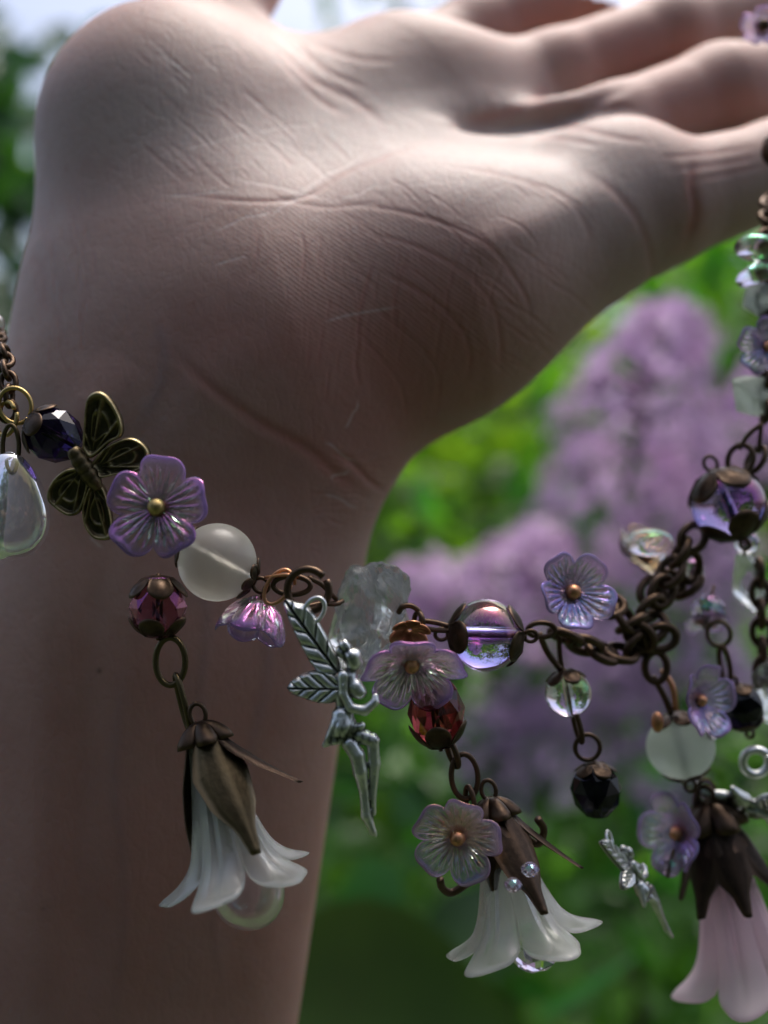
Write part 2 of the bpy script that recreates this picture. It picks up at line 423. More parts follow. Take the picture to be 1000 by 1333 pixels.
def leaf_mat(name, c1, c2, c3, trans=.35):
    a = N(name); oi = a.n("ObjectInfo"); co = a.coord()
    f = a.noise(9, 3); c = a.ramp(f, [(.3,c1),(.52,c2),(.72,c3)])
    hs = a.n("HueSaturation"); a.l(c, hs.inputs['Color']); a.l(a.math('MULTIPLY_ADD', oi.outputs['Random'], .06, .47), hs.inputs['Hue'])
    a.l(a.math('MULTIPLY_ADD', oi.outputs['Random'], .8, .65), hs.inputs['Value'])
    a.to(hs.outputs[0], 'Base Color'); a.set(Roughness=.42)
    tr = a.n("BsdfTranslucent"); lit = a.mix(1.0, hs.outputs[0], (1.0,1.0,.35), 'MULTIPLY'); a.l(lit, tr.inputs[0])
    tr2 = a.mix(1.0, lit, (2.6,2.6,2.0), 'MULTIPLY'); a.l(tr2, tr.inputs[0])
    mx = a.n("MixShader"); mx.inputs[0].default_value = trans; a.l(a.b.outputs[0], mx.inputs[1]); a.l(tr.outputs[0], mx.inputs[2]); a.l(mx.outputs[0], a.out.inputs[0])
    return a.m
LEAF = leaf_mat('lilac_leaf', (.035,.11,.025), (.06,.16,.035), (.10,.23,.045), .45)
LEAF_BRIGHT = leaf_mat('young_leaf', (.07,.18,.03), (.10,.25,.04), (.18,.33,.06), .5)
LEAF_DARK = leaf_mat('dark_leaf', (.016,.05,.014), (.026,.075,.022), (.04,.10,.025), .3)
LEAF_MID = leaf_mat('deep_green_leaf', (.016,.050,.012), (.030,.085,.018), (.045,.11,.022), .25)  # deep green of the leaves low behind the dangles
def petal_mat(name, c1, c2):
    a = N(name); c = a.ramp(a.noise(60, 2), [(.35,c1),(.65,c2)]); a.to(c, 'Base Color'); a.set(Roughness=.6)
    tr = a.n("BsdfTranslucent"); a.l(c, tr.inputs[0]); mx = a.n("MixShader"); mx.inputs[0].default_value = .4
    a.l(a.b.outputs[0], mx.inputs[1]); a.l(tr.outputs[0], mx.inputs[2]); a.l(mx.outputs[0], a.out.inputs[0]); return a.m
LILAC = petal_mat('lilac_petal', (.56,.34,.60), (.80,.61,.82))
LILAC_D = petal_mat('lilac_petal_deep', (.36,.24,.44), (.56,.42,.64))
def plain(name, c1, c2, scale, rough=.9):
    a = N(name); a.to(a.ramp(a.noise(scale, 6), [(.35,c1),(.65,c2)]), 'Base Color'); a.set(Roughness=rough)
    a.to(a.bump(a.noise(scale*3, 5), .5, .02), 'Normal'); return a.m
BARK = plain('bark', (.05,.035,.025), (.12,.09,.065), 40)
STEM = plain('green_stem', (.05,.10,.03), (.09,.14,.05), 60)
GROUND = plain('soil_and_turf', (.018,.026,.010), (.035,.060,.018), 3)
GRASS = leaf_mat('grass_blade', (.035,.09,.018), (.05,.13,.025), (.08,.17,.03), .35)

# ------------------------------------------------------------------ the garden
def big_ground():
    n = 60; xs = np.linspace(-1,1,n); V = []; F = []
    for i in range(n):
        for j in range(n):
            x = math.copysign(abs(xs[i])**3, xs[i])*200; y = math.copysign(abs(xs[j])**3, xs[j])*200
            V.append((x, y, -1.0+.03*math.sin(x*1.7)*math.cos(y*1.3)))
    for i in range(n-1):
        for j in range(n-1): F.append((i*n+j, (i+1)*n+j, (i+1)*n+j+1, i*n+j+1))
    return V, F
tag(mk('ground', big_ground(), GROUND, unit=1), kind='structure')

def leaf_vf(L, W, fold=.18, droop=.25, heart=True):
    """a lilac leaf, base at origin, tip along +X, folded on its midrib"""
    V, F = [], []; m = 6
    for i in range(m+1):
        t = i/m; w = W/2*(math.sin(PI*min(1, (t*.86+.14) if heart else t))**.8)*(1-t**3*.5) if i < m else 0.001
        z = -droop*L*t*t
        V += [(t*L, -w, z+fold*w), (t*L, 0, z), (t*L, w, z+fold*w)]
    for i in range(m):
        a = i*3; F += [(a, a+3, a+4, a+1), (a+1, a+4, a+5, a+2)]
    return V, F
def rand_rot(rn, up=.5):
    z = Vector((rn.gauss(0,1), rn.gauss(0,1)-.4, rn.gauss(0,1)+up*2)).normalized()
    x = Vector((rn.gauss(0,1), rn.gauss(0,1), rn.gauss(0,.6)-.3))
    return frame((0,0,0), z, x)
def leaf_batch(mats4, L, W):
    lv, lf = leaf_vf(L, W); lv = np.array(lv); V = []; F = []; n = 0
    for M in mats4:
        R = np.array(M.to_3x3()); t = np.array(M.to_translation()); V.append(lv@R.T+t); F += [tuple(i+n for i in q) for q in lf]; n += len(lv)
    return np.concatenate(V), F
def shrub(name, label, cat, base, spots, size, mat, group=None, single=160, stems=(), up=.5, seed=1):
    """spots: leaf base points in world metres; the nearest `single` leaves are parts, the rest one stuff part"""
    rn = random.Random(seed); root = thing(name, label, cat, Vector(base), group)
    data = mk('leaf', leaf_vf(size, size*.62), mat, root, unit=1); me = data.data
    spots = sorted(spots, key=lambda q: q[1]); Ms = []
    for q in spots:
        s = rn.uniform(.6, 1.25); M = Matrix.Translation(Vector(q)-Vector(base)) @ rand_rot(rn, up) @ Matrix.Scale(s, 4); Ms.append(M)
    data.matrix_local = Ms[0]
    for M in Ms[1:single]:
        o = bpy.data.objects.new('leaf', me); COL.objects.link(o); o.parent = root; o.matrix_local = M
    if len(Ms) > single: mk('foliage', leaf_batch(Ms[single:], size, size*.62), mat, root, unit=1, kind='stuff')
    for pts, r in stems:
        q = [Vector(p)-Vector(base) for p in cat_rom([tuple(v) for v in pts], 5)]
        mk('branch', tube(q, [r*(1-.6*i/len(q)) for i in range(len(q))], 7), BARK, root, unit=1)
    return root
def cloud(px0, px1, py0, py1, d0, d1, n, seed, gap=None):
    rn = random.Random(seed); out = []
    while len(out) < n:
        px, py, d = rn.uniform(px0,px1), rn.uniform(py0,py1), rn.uniform(d0,d1)
        if gap and rn.random() < gap(px, py): continue
        out.append(tuple(P(px, py, d)))
    return out
def bpts(*a): return [P(*q) for q in a]

# nearer lilac bush, its leaves in the middle of the picture and to the right
shrub('lilac_bush', 'bright green lilac bush seen between the palm and the purple blossoms', 'bush', (0.15,.9,-1.0),
      cloud(380, 1000, 420, 800, 700, 1100, 620, 3), .045, LEAF_BRIGHT, stems=[((( .15,.9,-1.0),(.12,.9,-.4),(.10,.85,.0)), .012)], seed=21)
shrub('lilac_bush', 'low leafy bush filling the gap under the chain of hanging charms', 'bush', (0.25,1.0,-1.0),
      cloud(380, 1100, 780, 1350, 800, 1300, 950, 4), .050, LEAF, stems=[(((.25,1.0,-1.0),(.28,1.0,-.6),(.24,.95,-.15)), .012)], seed=22)
shrub('lilac_bush', 'green bush leaves behind the little finger at right', 'bush', (0.55,.9,-1.0),
      cloud(760, 1150, 260, 520, 700, 1000, 330, 5), .045, LEAF_BRIGHT, stems=[(((.5,.9,-1.0),(.45,.9,-.4),(.35,.85,.1)), .012)], seed=23)
# leafy tree far behind at the upper left, sky between its leaves
def tree(label, base, H, cx, cz, rx, ry, rz, n, size, mat, seed, hole=None):
    rn = random.Random(seed); spots = []
    cen = [(rn.gauss(0,.5)*rx, rn.gauss(0,.5)*ry, rn.gauss(0,.5)*rz, rn.uniform(.18,.34)) for _ in range(22)]
    while len(spots) < n:
        c = rn.choice(cen); spots.append((cx+c[0]+rn.gauss(0,c[3])*rx*.8, base[1]+c[1]+rn.gauss(0,c[3])*ry, cz+c[2]+rn.gauss(0,c[3])*rz*.8))
    root = thing('leafy_tree', label, 'tree', Vector(base), 'trees behind the hand')
    Ms = [Matrix.Translation(Vector(q)-Vector(base)) @ rand_rot(rn) @ Matrix.Scale(rn.uniform(.6,1.3),4) for q in spots]
    mk('crown', leaf_batch(Ms, size, size*.7), mat, root, unit=1, kind='stuff')
    q = [Vector(p)-Vector(base) for p in cat_rom([base, (base[0]+.1, base[1], base[2]+H*.4), (cx, base[1], cz)], 5)]
    tv = [tube(q, [.09*(1-.6*i/len(q)) for i in range(len(q))], 9)]
    for k in range(6):
        c = cen[k]; s = q[len(q)//2+1]; e = Vector((cx+c[0], base[1]+c[1], cz+c[2]))-Vector(base)
        tv.append(tube([s, (s+e)/2+Vector((0,0,.1)), e], [.03,.02,.008], 6))
    mk('trunk', join(*tv), BARK, root, unit=1)
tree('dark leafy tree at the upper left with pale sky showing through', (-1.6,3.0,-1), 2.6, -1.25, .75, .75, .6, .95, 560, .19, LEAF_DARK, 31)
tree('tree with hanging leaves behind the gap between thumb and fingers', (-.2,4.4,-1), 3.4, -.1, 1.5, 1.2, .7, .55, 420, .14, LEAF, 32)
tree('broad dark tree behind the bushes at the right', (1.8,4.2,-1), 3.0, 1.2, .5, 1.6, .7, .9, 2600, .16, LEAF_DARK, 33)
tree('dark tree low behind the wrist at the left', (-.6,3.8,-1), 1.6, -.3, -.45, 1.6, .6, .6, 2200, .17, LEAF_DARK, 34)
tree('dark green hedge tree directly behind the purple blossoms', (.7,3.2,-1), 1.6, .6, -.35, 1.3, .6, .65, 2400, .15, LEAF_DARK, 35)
# unseen hedge, added behind the camera to shade the hand's near side
rn = random.Random(5); Ms = []
for _ in range(2700):
    Ms.append(Matrix.Translation((rn.uniform(-2.6,2.6), -1.15-rn.random()**2*.5, rn.uniform(-1,1.3))) @ rand_rot(rn) @ Matrix.Scale(rn.uniform(.8,1.4),4))
shade_hedge = thing('hedge', 'unseen dark hedge added behind the camera to shade the hand', 'hedge', Vector((0,-1.4,-1)))
mk('foliage', T(leaf_batch(Ms, .17, .12), Matrix.Translation((0,1.4,1))), LEAF_DARK, shade_hedge, unit=1, kind='stuff')

def floret_vf(r):
    """four rounded petals on a short tube"""
    V, F = [], []
    for k in range(4):
        a = k*PI/2; c, s = math.cos(a), math.sin(a); n = len(V)
        for x, y, z in ((.12,0,0),(.45,-.30,.02),(.9,-.26,-.06),(1.05,0,-.12),(.9,.26,-.06),(.45,.30,.02)):
            V.append(((x*c-y*s)*r, (x*s+y*c)*r, z*r))
        F += [(n,n+1,n+2,n+3), (n,n+3,n+4,n+5)]
    n = len(V); V += [(.13*r*math.cos(q*PI/2), .13*r*math.sin(q*PI/2), h*r) for h in (0,-1.0) for q in range(4)]
    F += [(n+q, n+(q+1)%4, n+4+(q+1)%4, n+4+q) for q in range(4)]
    return V, F
def panicle(label, px, py, d, w, h, tilt, n, mat, seed, single=0):
    rn = random.Random(seed); c = P(px, py, d); s = mmpx(d)/1000; W, H = w*s/2, h*s
    M = frame(c, Vector((math.sin(tilt), .15, math.cos(tilt)))); root = thing('lilac_cluster', label, 'lilac', M, 'lilac blossoms behind the charms')
    ax = [(0,0,-H*.75), (0,0,-H*.3), (W*.05,0,H*.5)]
    mk('stem', tube(cat_rom(ax, 5), .0018, 6), STEM, root, unit=1)
    Ms = []
    for i in range(n):
        t = rn.random()**.9; z = (t-.5)*H; prof = (1-t)**.55*.95+.12
        a = rn.uniform(0, 2*PI); rad = W*prof*(.72+.35*rn.random())*(1+.26*math.sin(3*a+t*7)*math.sin(5*a+t*11+seed)); p = Vector((rad*math.cos(a), rad*math.sin(a), z))
        nrm = Vector((math.cos(a), math.sin(a), .35+rn.gauss(0,.3))); Ms.append(frame(p, nrm, (rn.gauss(0,1), rn.gauss(0,1), rn.gauss(0,1))))
    fr = .0066; fv = floret_vf(fr)
    if single:
        o0 = mk('floret', fv, mat, root, unit=1, M=Ms[0], smooth=False)
        for M_ in Ms[1:single]:
            o = bpy.data.objects.new('floret', o0.data); COL.objects.link(o); o.parent = root; o.matrix_local = M_
    rest = Ms[single:]
    if rest:
        mk('florets', join(*[T(fv, q) for q in rest]), mat, root, unit=1, smooth=False, kind='stuff')
    # green twiglets carrying the florets
    mk('twiglets', join(*[tube([Vector((0,0,q.to_translation().z*.9-.004)), q.to_translation()*.92], .0007, 4) for q in Ms[::4]]), STEM, root, unit=1, kind='stuff')
    return root
panicle('pink lilac blossom cluster below the little finger, highest of the blossoms', 852, 497, 430, 235, 215, .3, 280, LILAC, 41, single=280)
panicle('lilac blossom cluster behind the bead at the right edge', 880, 650, 500, 220, 190, -.2, 200, LILAC, 42)
panicle('lilac blossom cluster just right of the wrist above the quartz chip', 560, 790, 520, 200, 130, -.9, 170, LILAC, 43)
panicle('lilac blossom cluster above the round violet bead', 690, 755, 480, 210, 150, .5, 200, LILAC, 44)
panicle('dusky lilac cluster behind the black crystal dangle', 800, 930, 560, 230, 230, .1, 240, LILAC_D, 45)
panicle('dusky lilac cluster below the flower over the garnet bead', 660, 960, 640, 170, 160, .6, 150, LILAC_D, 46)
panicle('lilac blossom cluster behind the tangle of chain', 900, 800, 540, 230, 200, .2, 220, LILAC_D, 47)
panicle('small lilac sprig seen low behind the right strand', 985, 560, 470, 120, 200, .1, 110, LILAC, 48)
panicle('faint lilac cluster between the highest blossoms and the chain tangle', 770, 660, 600, 190, 200, -.1, 170, LILAC, 49)
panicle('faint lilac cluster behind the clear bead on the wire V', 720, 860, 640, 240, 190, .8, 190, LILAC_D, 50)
# big dark leaf and grass in the near foreground behind the dangles
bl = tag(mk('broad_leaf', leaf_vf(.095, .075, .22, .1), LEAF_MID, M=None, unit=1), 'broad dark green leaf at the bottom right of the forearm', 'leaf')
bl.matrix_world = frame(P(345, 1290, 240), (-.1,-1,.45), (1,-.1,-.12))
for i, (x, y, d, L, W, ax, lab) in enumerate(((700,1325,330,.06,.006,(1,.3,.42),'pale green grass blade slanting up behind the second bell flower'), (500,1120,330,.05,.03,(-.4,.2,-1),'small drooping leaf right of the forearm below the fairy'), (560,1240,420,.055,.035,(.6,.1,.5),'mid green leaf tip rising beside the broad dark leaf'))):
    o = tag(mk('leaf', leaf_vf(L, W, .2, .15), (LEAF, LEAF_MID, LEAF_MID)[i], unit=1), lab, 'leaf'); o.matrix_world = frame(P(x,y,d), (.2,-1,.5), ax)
gv = []
rn = random.Random(9)
for _ in range(2600):
    x, y = rn.uniform(-1.6,1.6), rn.uniform(.5,3.2); h = rn.uniform(.12,.34); dx, dy = rn.gauss(0,.06), rn.gauss(0,.06); w = .004
    z0 = -1.02
    gv.append(([(x-w,y,z0),(x+w,y,z0),(x+dx*.4-w*.8,y+dy*.4,z0+h*.6),(x+dx*.4+w*.8,y+dy*.4,z0+h*.6),(x+dx,y+dy,z0+h)], [(0,1,3,2),(2,3,4)]))
tag(mk('grass', join(*gv), GRASS, unit=1), 'grass growing under the bushes', 'grass', kind='stuff')

# ------------------------------------------------------------------ the hand and forearm
def H(px, py, d): q = P(px, py, d)*1000; return (q.x, q.y, q.z)
_hp = []
def hcone(a, b, r1, r2, k): _hp.append(('c', np.array(H(*a)), np.array(H(*b)), r1, r2, k))
def hell(c, r, k, axis=(1,0,0), hint=(0,1,0)): _hp.append(('e', np.array(H(*c)), r, rot_to(axis, hint), 0, k))
def hcut(c, r, k, axis=(1,0,0), hint=(0,1,0)): _hp.append(('x', np.array(H(*c)), r, rot_to(axis, hint), 0, k))
FA0, FA1 = np.array(H(-15, 2300, 34), np.float32), np.array(H(252, 600, 29), np.float32)
def forearm(p):
    ba = FA1-FA0; L = float(ba@ba); h = np.clip(((p-FA0)@ba)/L, 0, 1.0)
    c = FA0+h[:,None]*ba; q = p-c
    lx = 31.0-2.6*h; ly = 24-4.5*h
    k0 = np.sqrt((q[:,0]/lx)**2+(q[:,1]/ly)**2+(q[:,2]/lx)**2)
    return (k0-1)*ly
# palm, from wrist to knuckles (photo pixel, photo pixel, depth mm)
hell((236,500,32), (22.8,19,24), 12, (1,0,0))                           # wrist
hell((222,345,34), (20.5,18,20), 12, (1,0,0))                         # carpus
hell((208,195,36), (19,19,19), 8, (1,.1,.35))                      # thumb mound
hcone((235,150,40), (275,95,50), 16, 13, 10)                          # towards the thumb
hcone((290,300,40), (520,150,56), 19, 17, 12)                         # palm body
hcone((378,440,31), (565,380,33), 21.2, 18.6, 15)                         # heel of the hand, little-finger side
hcone((565,380,33), (850,270,38), 18.2, 9.6, 10)
hcone((430,300,42), (800,172,50), 15, 7.8, 8)
hcone((430,200,52), (720,98,62), 14, 7.6, 8)
hcone((400,172,60), (620,50,76), 12.5, 7.6, 8)
hell((800,235,38), (12,9,9.5), 6, (1,.15,.35))                        # pad under little finger
# fingers
hcone((850,270,38), (1010,222,44), 9.6, 7.8, 3); hcone((1010,222,44), (1230,165,58), 7.8, 7.2, 3); hcone((1230,165,58), (1390,130,72), 7.2, 6.2, 3)
hcone((800,172,50), (935,124,56), 7.8, 8.3, 2.5); hcone((935,124,56), (1190,72,74), 8.3, 7.8, 3); hcone((1190,72,74), (1380,20,90), 7.8, 6.6, 3)
hcone((720,98,62), (870,48,70), 7.6, 7.8, 2.5); hcone((870,48,70), (1130,-10,92), 7.8, 7.6, 3); hcone((1130,-10,92), (1300,-60,108), 7.6, 6.6, 3)
hcone((620,45,76), (760,-12,84), 7.8, 8.2, 2.5); hcone((760,-12,84), (960,-70,108), 8.2, 7.8, 3); hcone((960,-70,108), (1100,-110,122), 7.8, 6.6, 3)
hcone((250,60,50), (306,-40,56), 11, 8.6, 3); hcone((306,-40,56), (372,-140,74), 8.6, 7.6, 3)   # thumb
hell((560,122,54), (14,9,7), 8, (1,.2,.25))                            # hollow of the palm
hcut((690,150,40), (12,5,2.6), 5, (1,.25,.22))
def hand_sdf(p):
    p = p.astype(np.float32); d = forearm(p)
    for q in _hp:
        if q[0] == 'c': d = smin(d, s_cone(p, q[1], q[2], q[3], q[4]), q[5])
        elif q[0] == 'e': d = smin(d, s_ell(p, q[1], q[2], q[3]), q[5])
        else: d = smax(d, -s_ell(p, q[1], q[2], q[3]), q[5])
    return d
V, Q = nets(hand_sdf, (-100,-2,-185), (132,150,102), 1.5, 2, .3)
V, Q = subdiv(V, Q); V = project(hand_sdf, V, 1, .3)
# refine where the picture shows the skin, by linear split of the whole then projection
V, Q = subdiv(V, Q)
def screen(V): s = (DIST+V[:,1])/FPX; return V[:,0]/s+500, 666.5-V[:,2]/s
NR = grad(hand_sdf, V, .25); V = (V - NR*hand_sdf(V)[:,None]).astype(np.float32)
# one more split where the skin is seen from the front; its border midpoints stay on the coarse edges
_x, _y = screen(V); ok = (NR[:,1] < .2)&(_x > -30)&(_x < 1030)&(_y > -30)&(_y < 800)
sel = ok[Q].all(1); n0 = len(V); Qf = Q[sel]
E = np.sort(np.concatenate([Qf[:,[0,1]],Qf[:,[1,2]],Qf[:,[2,3]],Qf[:,[3,0]]]), axis=1); key, inv, cnt = np.unique(E[:,0].astype(np.int64)*n0+E[:,1], return_inverse=True, return_counts=True)
m = len(Qf); e = [n0+inv[i*m:(i+1)*m] for i in range(4)]; c = n0+len(key)+np.arange(m)
border = n0+np.where(cnt == 1)[0]; bA, bB = (key//n0)[cnt == 1], (key%n0)[cnt == 1]
V = np.concatenate([V, (V[key//n0]+V[key%n0])/2, V[Qf].mean(1)]).astype(np.float32)
Q = np.concatenate([Q[~sel]]+[np.stack([Qf[:,i], e[i], c, e[i-1]], 1) for i in range(4)])
NR = np.concatenate([NR, grad(hand_sdf, V[n0:], .25)]); V[n0:] -= NR[n0:]*hand_sdf(V[n0:])[:,None]
sx, sy = screen(V); front = (NR[:,1] < .25)
disp = np.zeros(len(V), np.float32); dry = np.zeros(len(V), np.float32); cred = np.zeros(len(V), np.float32)
def seg_dist(px, py, pts):
    best = np.full(len(px), 1e9, np.float32); tt = np.zeros(len(px), np.float32); n = len(pts)-1
    for i in range(n):
        ax, ay = pts[i]; bx, by = pts[i+1]; dx, dy = bx-ax, by-ay; L = dx*dx+dy*dy+1e-6
        h = np.clip(((px-ax)*dx+(py-ay)*dy)/L, 0, 1); q = np.hypot(px-ax-h*dx, py-ay-h*dy)
        m = q < best; best[m] = q[m]; tt[m] = (i+h[m])/n
    return best, tt
def crease(pts, depth, w, lip=.35, dr=0.0):
    """a skin crease of `depth` mm along a path; edges swell a little beside it"""
    global disp, dry, cred
    pts = [tuple(q) for q in cat_rom([np.array(p, float) for p in pts], 5)]
    xs = [p[0] for p in pts]; ys = [p[1] for p in pts]; m = front&(sx>min(xs)-40)&(sx<max(xs)+40)&(sy>min(ys)-40)&(sy<max(ys)+40)
    i = np.where(m)[0]
    if not len(i): return
    q, t = seg_dist(sx[i], sy[i], pts); env = np.clip(np.sin(PI*np.clip(t,.02,.98))*1.8, 0, 1)
    disp[i] += env*depth*.31*(-np.exp(-(q/w)**2) + lip*.6*np.exp(-((q-2.2*w)/(1.6*w))**2))
    cred[i] = np.maximum(cred[i], env*min(1, depth*1.6)*np.exp(-(q/(w*1.3))**2))
    if dr: dry[i] = np.maximum(dry[i], env*dr*np.exp(-(q/(w*.8))**2))
CR = [ # depth in mm before the factor, half width in photo pixels
 (((470,640),(440,620),(400,585),(330,545),(270,500),(225,455)), .42, 7),
 (((500,640),(480,625),(455,600),(430,590)), .45, 4),
 (((560,180),(500,205),(450,225),(400,255),(330,262),(220,252)), .28, 3),
 (((430,262),(520,275),(600,300),(650,335),(684,385),(690,415)), .26, 3),
 (((470,300),(540,320),(600,352),(640,395),(652,450),(648,500)), .20, 3),
 (((490,350),(545,378),(590,415),(612,455),(606,500)), .26, 3),
 (((470,385),(510,420),(550,455),(572,500),(560,560)), .14, 3),
 (((455,420),(490,460),(520,500),(530,545)), .12, 3),
 (((560,215),(640,225),(720,250),(760,290),(770,320)), .2, 3.5),
 (((760,225),(800,250),(832,290),(848,345),(840,400)), .30, 5),
 (((905,205),(900,240),(905,280),(893,315)), .75, 6),
 (((470,430),(463,470),(468,505)), .30, 2.6), (((487,335),(470,400),(464,450)), .30, 2.6), (((530,330),(515,380),(512,430)), .24, 2.4),
 (((392,300),(397,330),(392,370)), .26, 2.4), (((338,300),(332,340),(325,365)), .2, 2.4), (((575,400),(572,430),(566,470)), .22, 2.4),
 (((610,300),(590,350),(585,380)), .18, 2.4), (((655,340),(640,380),(636,410)), .18, 2.4),
 (((345,250),(380,262),(430,270),(500,262)), .16, 3),
 (((350,50),(400,100),(460,130),(500,160)), .4, 5), (((360,75),(410,125),(450,150)), .3, 4), (((380,55),(430,95),(480,115)), .3, 4),
 (((395,52),(460,75),(520,80)), .25, 4), (((720,108),(690,135),(640,152),(600,160)), .45, 7),
 (((40,330),(55,360),(60,420)), .2, 6),
 (((855,205),(925,200),(985,190)), .25, 3), (((870,222),(930,215),(990,205)), .25, 3), (((900,236),(950,226),(1000,214)), .25, 3),
 (((690,160),(740,165),(800,178),(850,186)), .3, 4), (((650,185),(720,180),(790,192)), .22, 3),
]
for c in CR: crease(*c)
rc = random.Random(77)
for i in range(44):     # slanting short lines over the thumb mound
    x, y = rc.uniform(170,420), rc.uniform(40,215); L = rc.uniform(20,62)
    crease(((x,y),(x+L*.5,y+L*.42+rc.uniform(-3,3)),(x+L,y+L*.9)), rc.uniform(.06,.16), rc.uniform(1.5,2.6), .3, rc.choice((0,0,.25)))
for i in range(60):     # lines fanning over the heel of the hand
    x, y = rc.uniform(420,720), rc.uniform(230,470); L = rc.uniform(25,80)
    crease(((x,y),(x+L*.5,y+L*.28+rc.uniform(-3,3)),(x+L,y+L*.75)), rc.uniform(.06,.17), rc.uniform(1.3,2.4), .35)
for i in range(38):
    x, y = rc.uniform(400,640), rc.uniform(300,480); L = rc.uniform(25,60)
    crease(((x,y),(x-3,y+L*.5),(x-L*.12,y+L)), rc.uniform(.06,.16), rc.uniform(1.5,2.4), .3)
for i in range(120):     # crêpe lines beside the wrist joint and on its left edge
    if i%2: x, y = rc.uniform(45,125), rc.uniform(200,460); dx, dy = rc.uniform(-3,6), rc.uniform(18,46)
    else: x, y = rc.uniform(400,500), rc.uniform(590,720); dx, dy = rc.uniform(12,34), rc.uniform(-10,10)
    crease(((x,y),(x+dx*.5+rc.uniform(-2,2),y+dy*.5),(x+dx,y+dy)), rc.uniform(.06,.16), rc.uniform(1.3,2.2), .5)
for a, b in (((215,253),(310,251)), ((238,193),(330,172)), ((330,172),(420,160)), ((280,300),(360,270)), ((360,270),(480,195)), ((200,70),(260,100)), ((200,145),(232,170)), ((418,420),(520,400)), ((300,230),(440,262)), ((440,262),(500,240)), ((350,285),(430,225)), ((280,345),(320,335)), ((418,575),(470,600)), ((120,700),(135,715)), ((505,140),(560,175)), ((420,640),(470,660)), ((430,628),(455,610)), ((452,560),(470,520))):
    j = [(a[0]+(b[0]-a[0])*t+rc.uniform(-4,4), a[1]+(b[1]-a[1])*t+rc.uniform(-3,3)) for t in (0,.25,.5,.75,1)]
    crease(j, .06, 1.7, .2, .55)
# tendons and veins of the wrist: broad soft swellings
def swell(pts, hgt, w):
    global disp
    q, t = seg_dist(sx, sy, pts); disp += np.where(front, hgt*np.exp(-(q/w)**2)*np.clip(np.sin(PI*t)*2, 0, 1), 0).astype(np.float32)
swell([(50,1500),(62,1000),(70,700),(110,560),(170,470)], .8, 38); swell([(150,1500),(170,1000),(190,720),(235,560),(330,420)], .5, 40)
swell([(330,1400),(370,1000),(410,740)], .5, 40); swell([(600,330),(700,290),(800,240)], .5, 26)
swell([(116,1330),(104,1100),(112,900),(134,700)], -.35, 20)
vein = np.zeros(len(V), np.float32)
for pts in ([(300,1333),(280,1200),(292,1060),(262,930),(270,800),(240,700)], [(292,1060),(330,960),(350,860),(345,760)], [(150,1333),(165,1150),(150,1000),(165,860)], [(180,560),(215,480),(205,400)]):
    q, t = seg_dist(sx, sy, [tuple(p) for p in cat_rom([np.array(p, float) for p in pts], 5)]); e = np.exp(-(q/8)**2)*np.clip(np.sin(PI*t)*1.6, 0, 1)*front
    vein = np.maximum(vein, e).astype(np.float32); disp += (e*.10).astype(np.float32)
V = V + NR*disp[:,None]; V[border] = (V[bA]+V[bB])/2
print('hand quads', len(Q))
g = lambda x, y, a, b: np.exp(-((sx-x)/a)**2-((sy-y)/b)**2)
red = np.clip(.75*cred+.75*g(480,560,130,120)+.5*g(560,430,90,120)+.45*g(330,440,150,60)+.35*g(900,280,90,60)+.5*g(900,130,120,60)+.5*g(820,50,120,60)+.4*g(700,20,100,40)+.6*g(200,1150,330,420)+.35*g(640,420,160,120), 0, 1)  # blood and crease red, plus warmer tone painted into shaded skin
ridge = np.clip(1.2*g(430,340,95,75)+1.1*g(560,400,120,110)+.3*g(420,180,160,80), 0, 1)*np.where(front, 1, 0)
person = thing('person', 'bare forearm and open hand, palm up, wearing a charm bracelet round the wrist', 'person', Vector(H(100, 1500, 30))*.001)
off = np.array(person.location)*1000
body = mk_np('body', V-off, Q, SKIN, person, {'red': red, 'dry': dry, 'ridge': ridge, 'pale': np.clip(g(480,170,330,110)+.8*g(760,230,200,90)+.5*g(200,110,120,90)+.45*g(60,360,50,140), 0, 1), 'vein': vein, 'mole': np.clip(g(129,873,3.5,3)+.7*g(104,668,2.5,2.5)+.6*g(322,1010,2.5,2.2)+.35*g(60,1180,4,3), 0, 1)*.9})  # pale: palm skin tone plus lit highlights painted on palm and wrist edge

# ------------------------------------------------------------------ jewellery builders (local units mm)
def ring_part(root, c, w, h, r, mat, axis=(0,0,1), face=(0,1,0), name='loop', open_=False):
    """a wire ring placed in the thing's frame; axis = its long way, face = the way it faces (world)"""
    z = Vector(axis).normalized(); y = Vector(face); y = (y - z*y.dot(z)).normalized(); x = y.cross(z)
    M = Matrix(((x.x,y.x,z.x,c[0]),(x.y,y.y,z.y,c[1]),(x.z,y.z,z.z,c[2]),(0,0,0,1)))
    vf = split_ring(w, h, r) if open_ else oval(w, h, r)
    o = mk(name, vf, mat, root)
    o.matrix_local = root.matrix_world.inverted() @ M if root else M
    return o
def wire_part(root, pts, r, mat, name='wire'):
    """pts in world metres"""
    inv = root.matrix_world.inverted(); q = [tuple((inv @ Vector(p))*1000) for p in pts]
    return mk(name, tube(cat_rom(q, 6), r, 8), mat, root)
def cap_vf(R, n=5, phi=1.15, thick=.28, squash=1.0, lift=.03, pinch=.42, nt=12, nth=None):
    """bead cap of n petals hugging a bead of radius R, its centre on +Z"""
    nth = nth or n*16
    def fn(th, t):
        lob = np.abs(np.cos(n*th/2))**pinch; ph = .08+(phi*(.45+.55*lob)-.08)*t
        r = R*(1+lift+.05*t*t*(1-lob))+.10*R*np.clip(t-.8,0,1)
        bulge = 1+.05*np.cos(n*th)*np.sin(PI*t)
        return np.stack([r*bulge*np.sin(ph)*np.cos(th), r*bulge*np.sin(ph)*np.sin(th), r*squash*np.cos(ph)], -1)
    return sheet(fn, nt, nth, thick)[0]
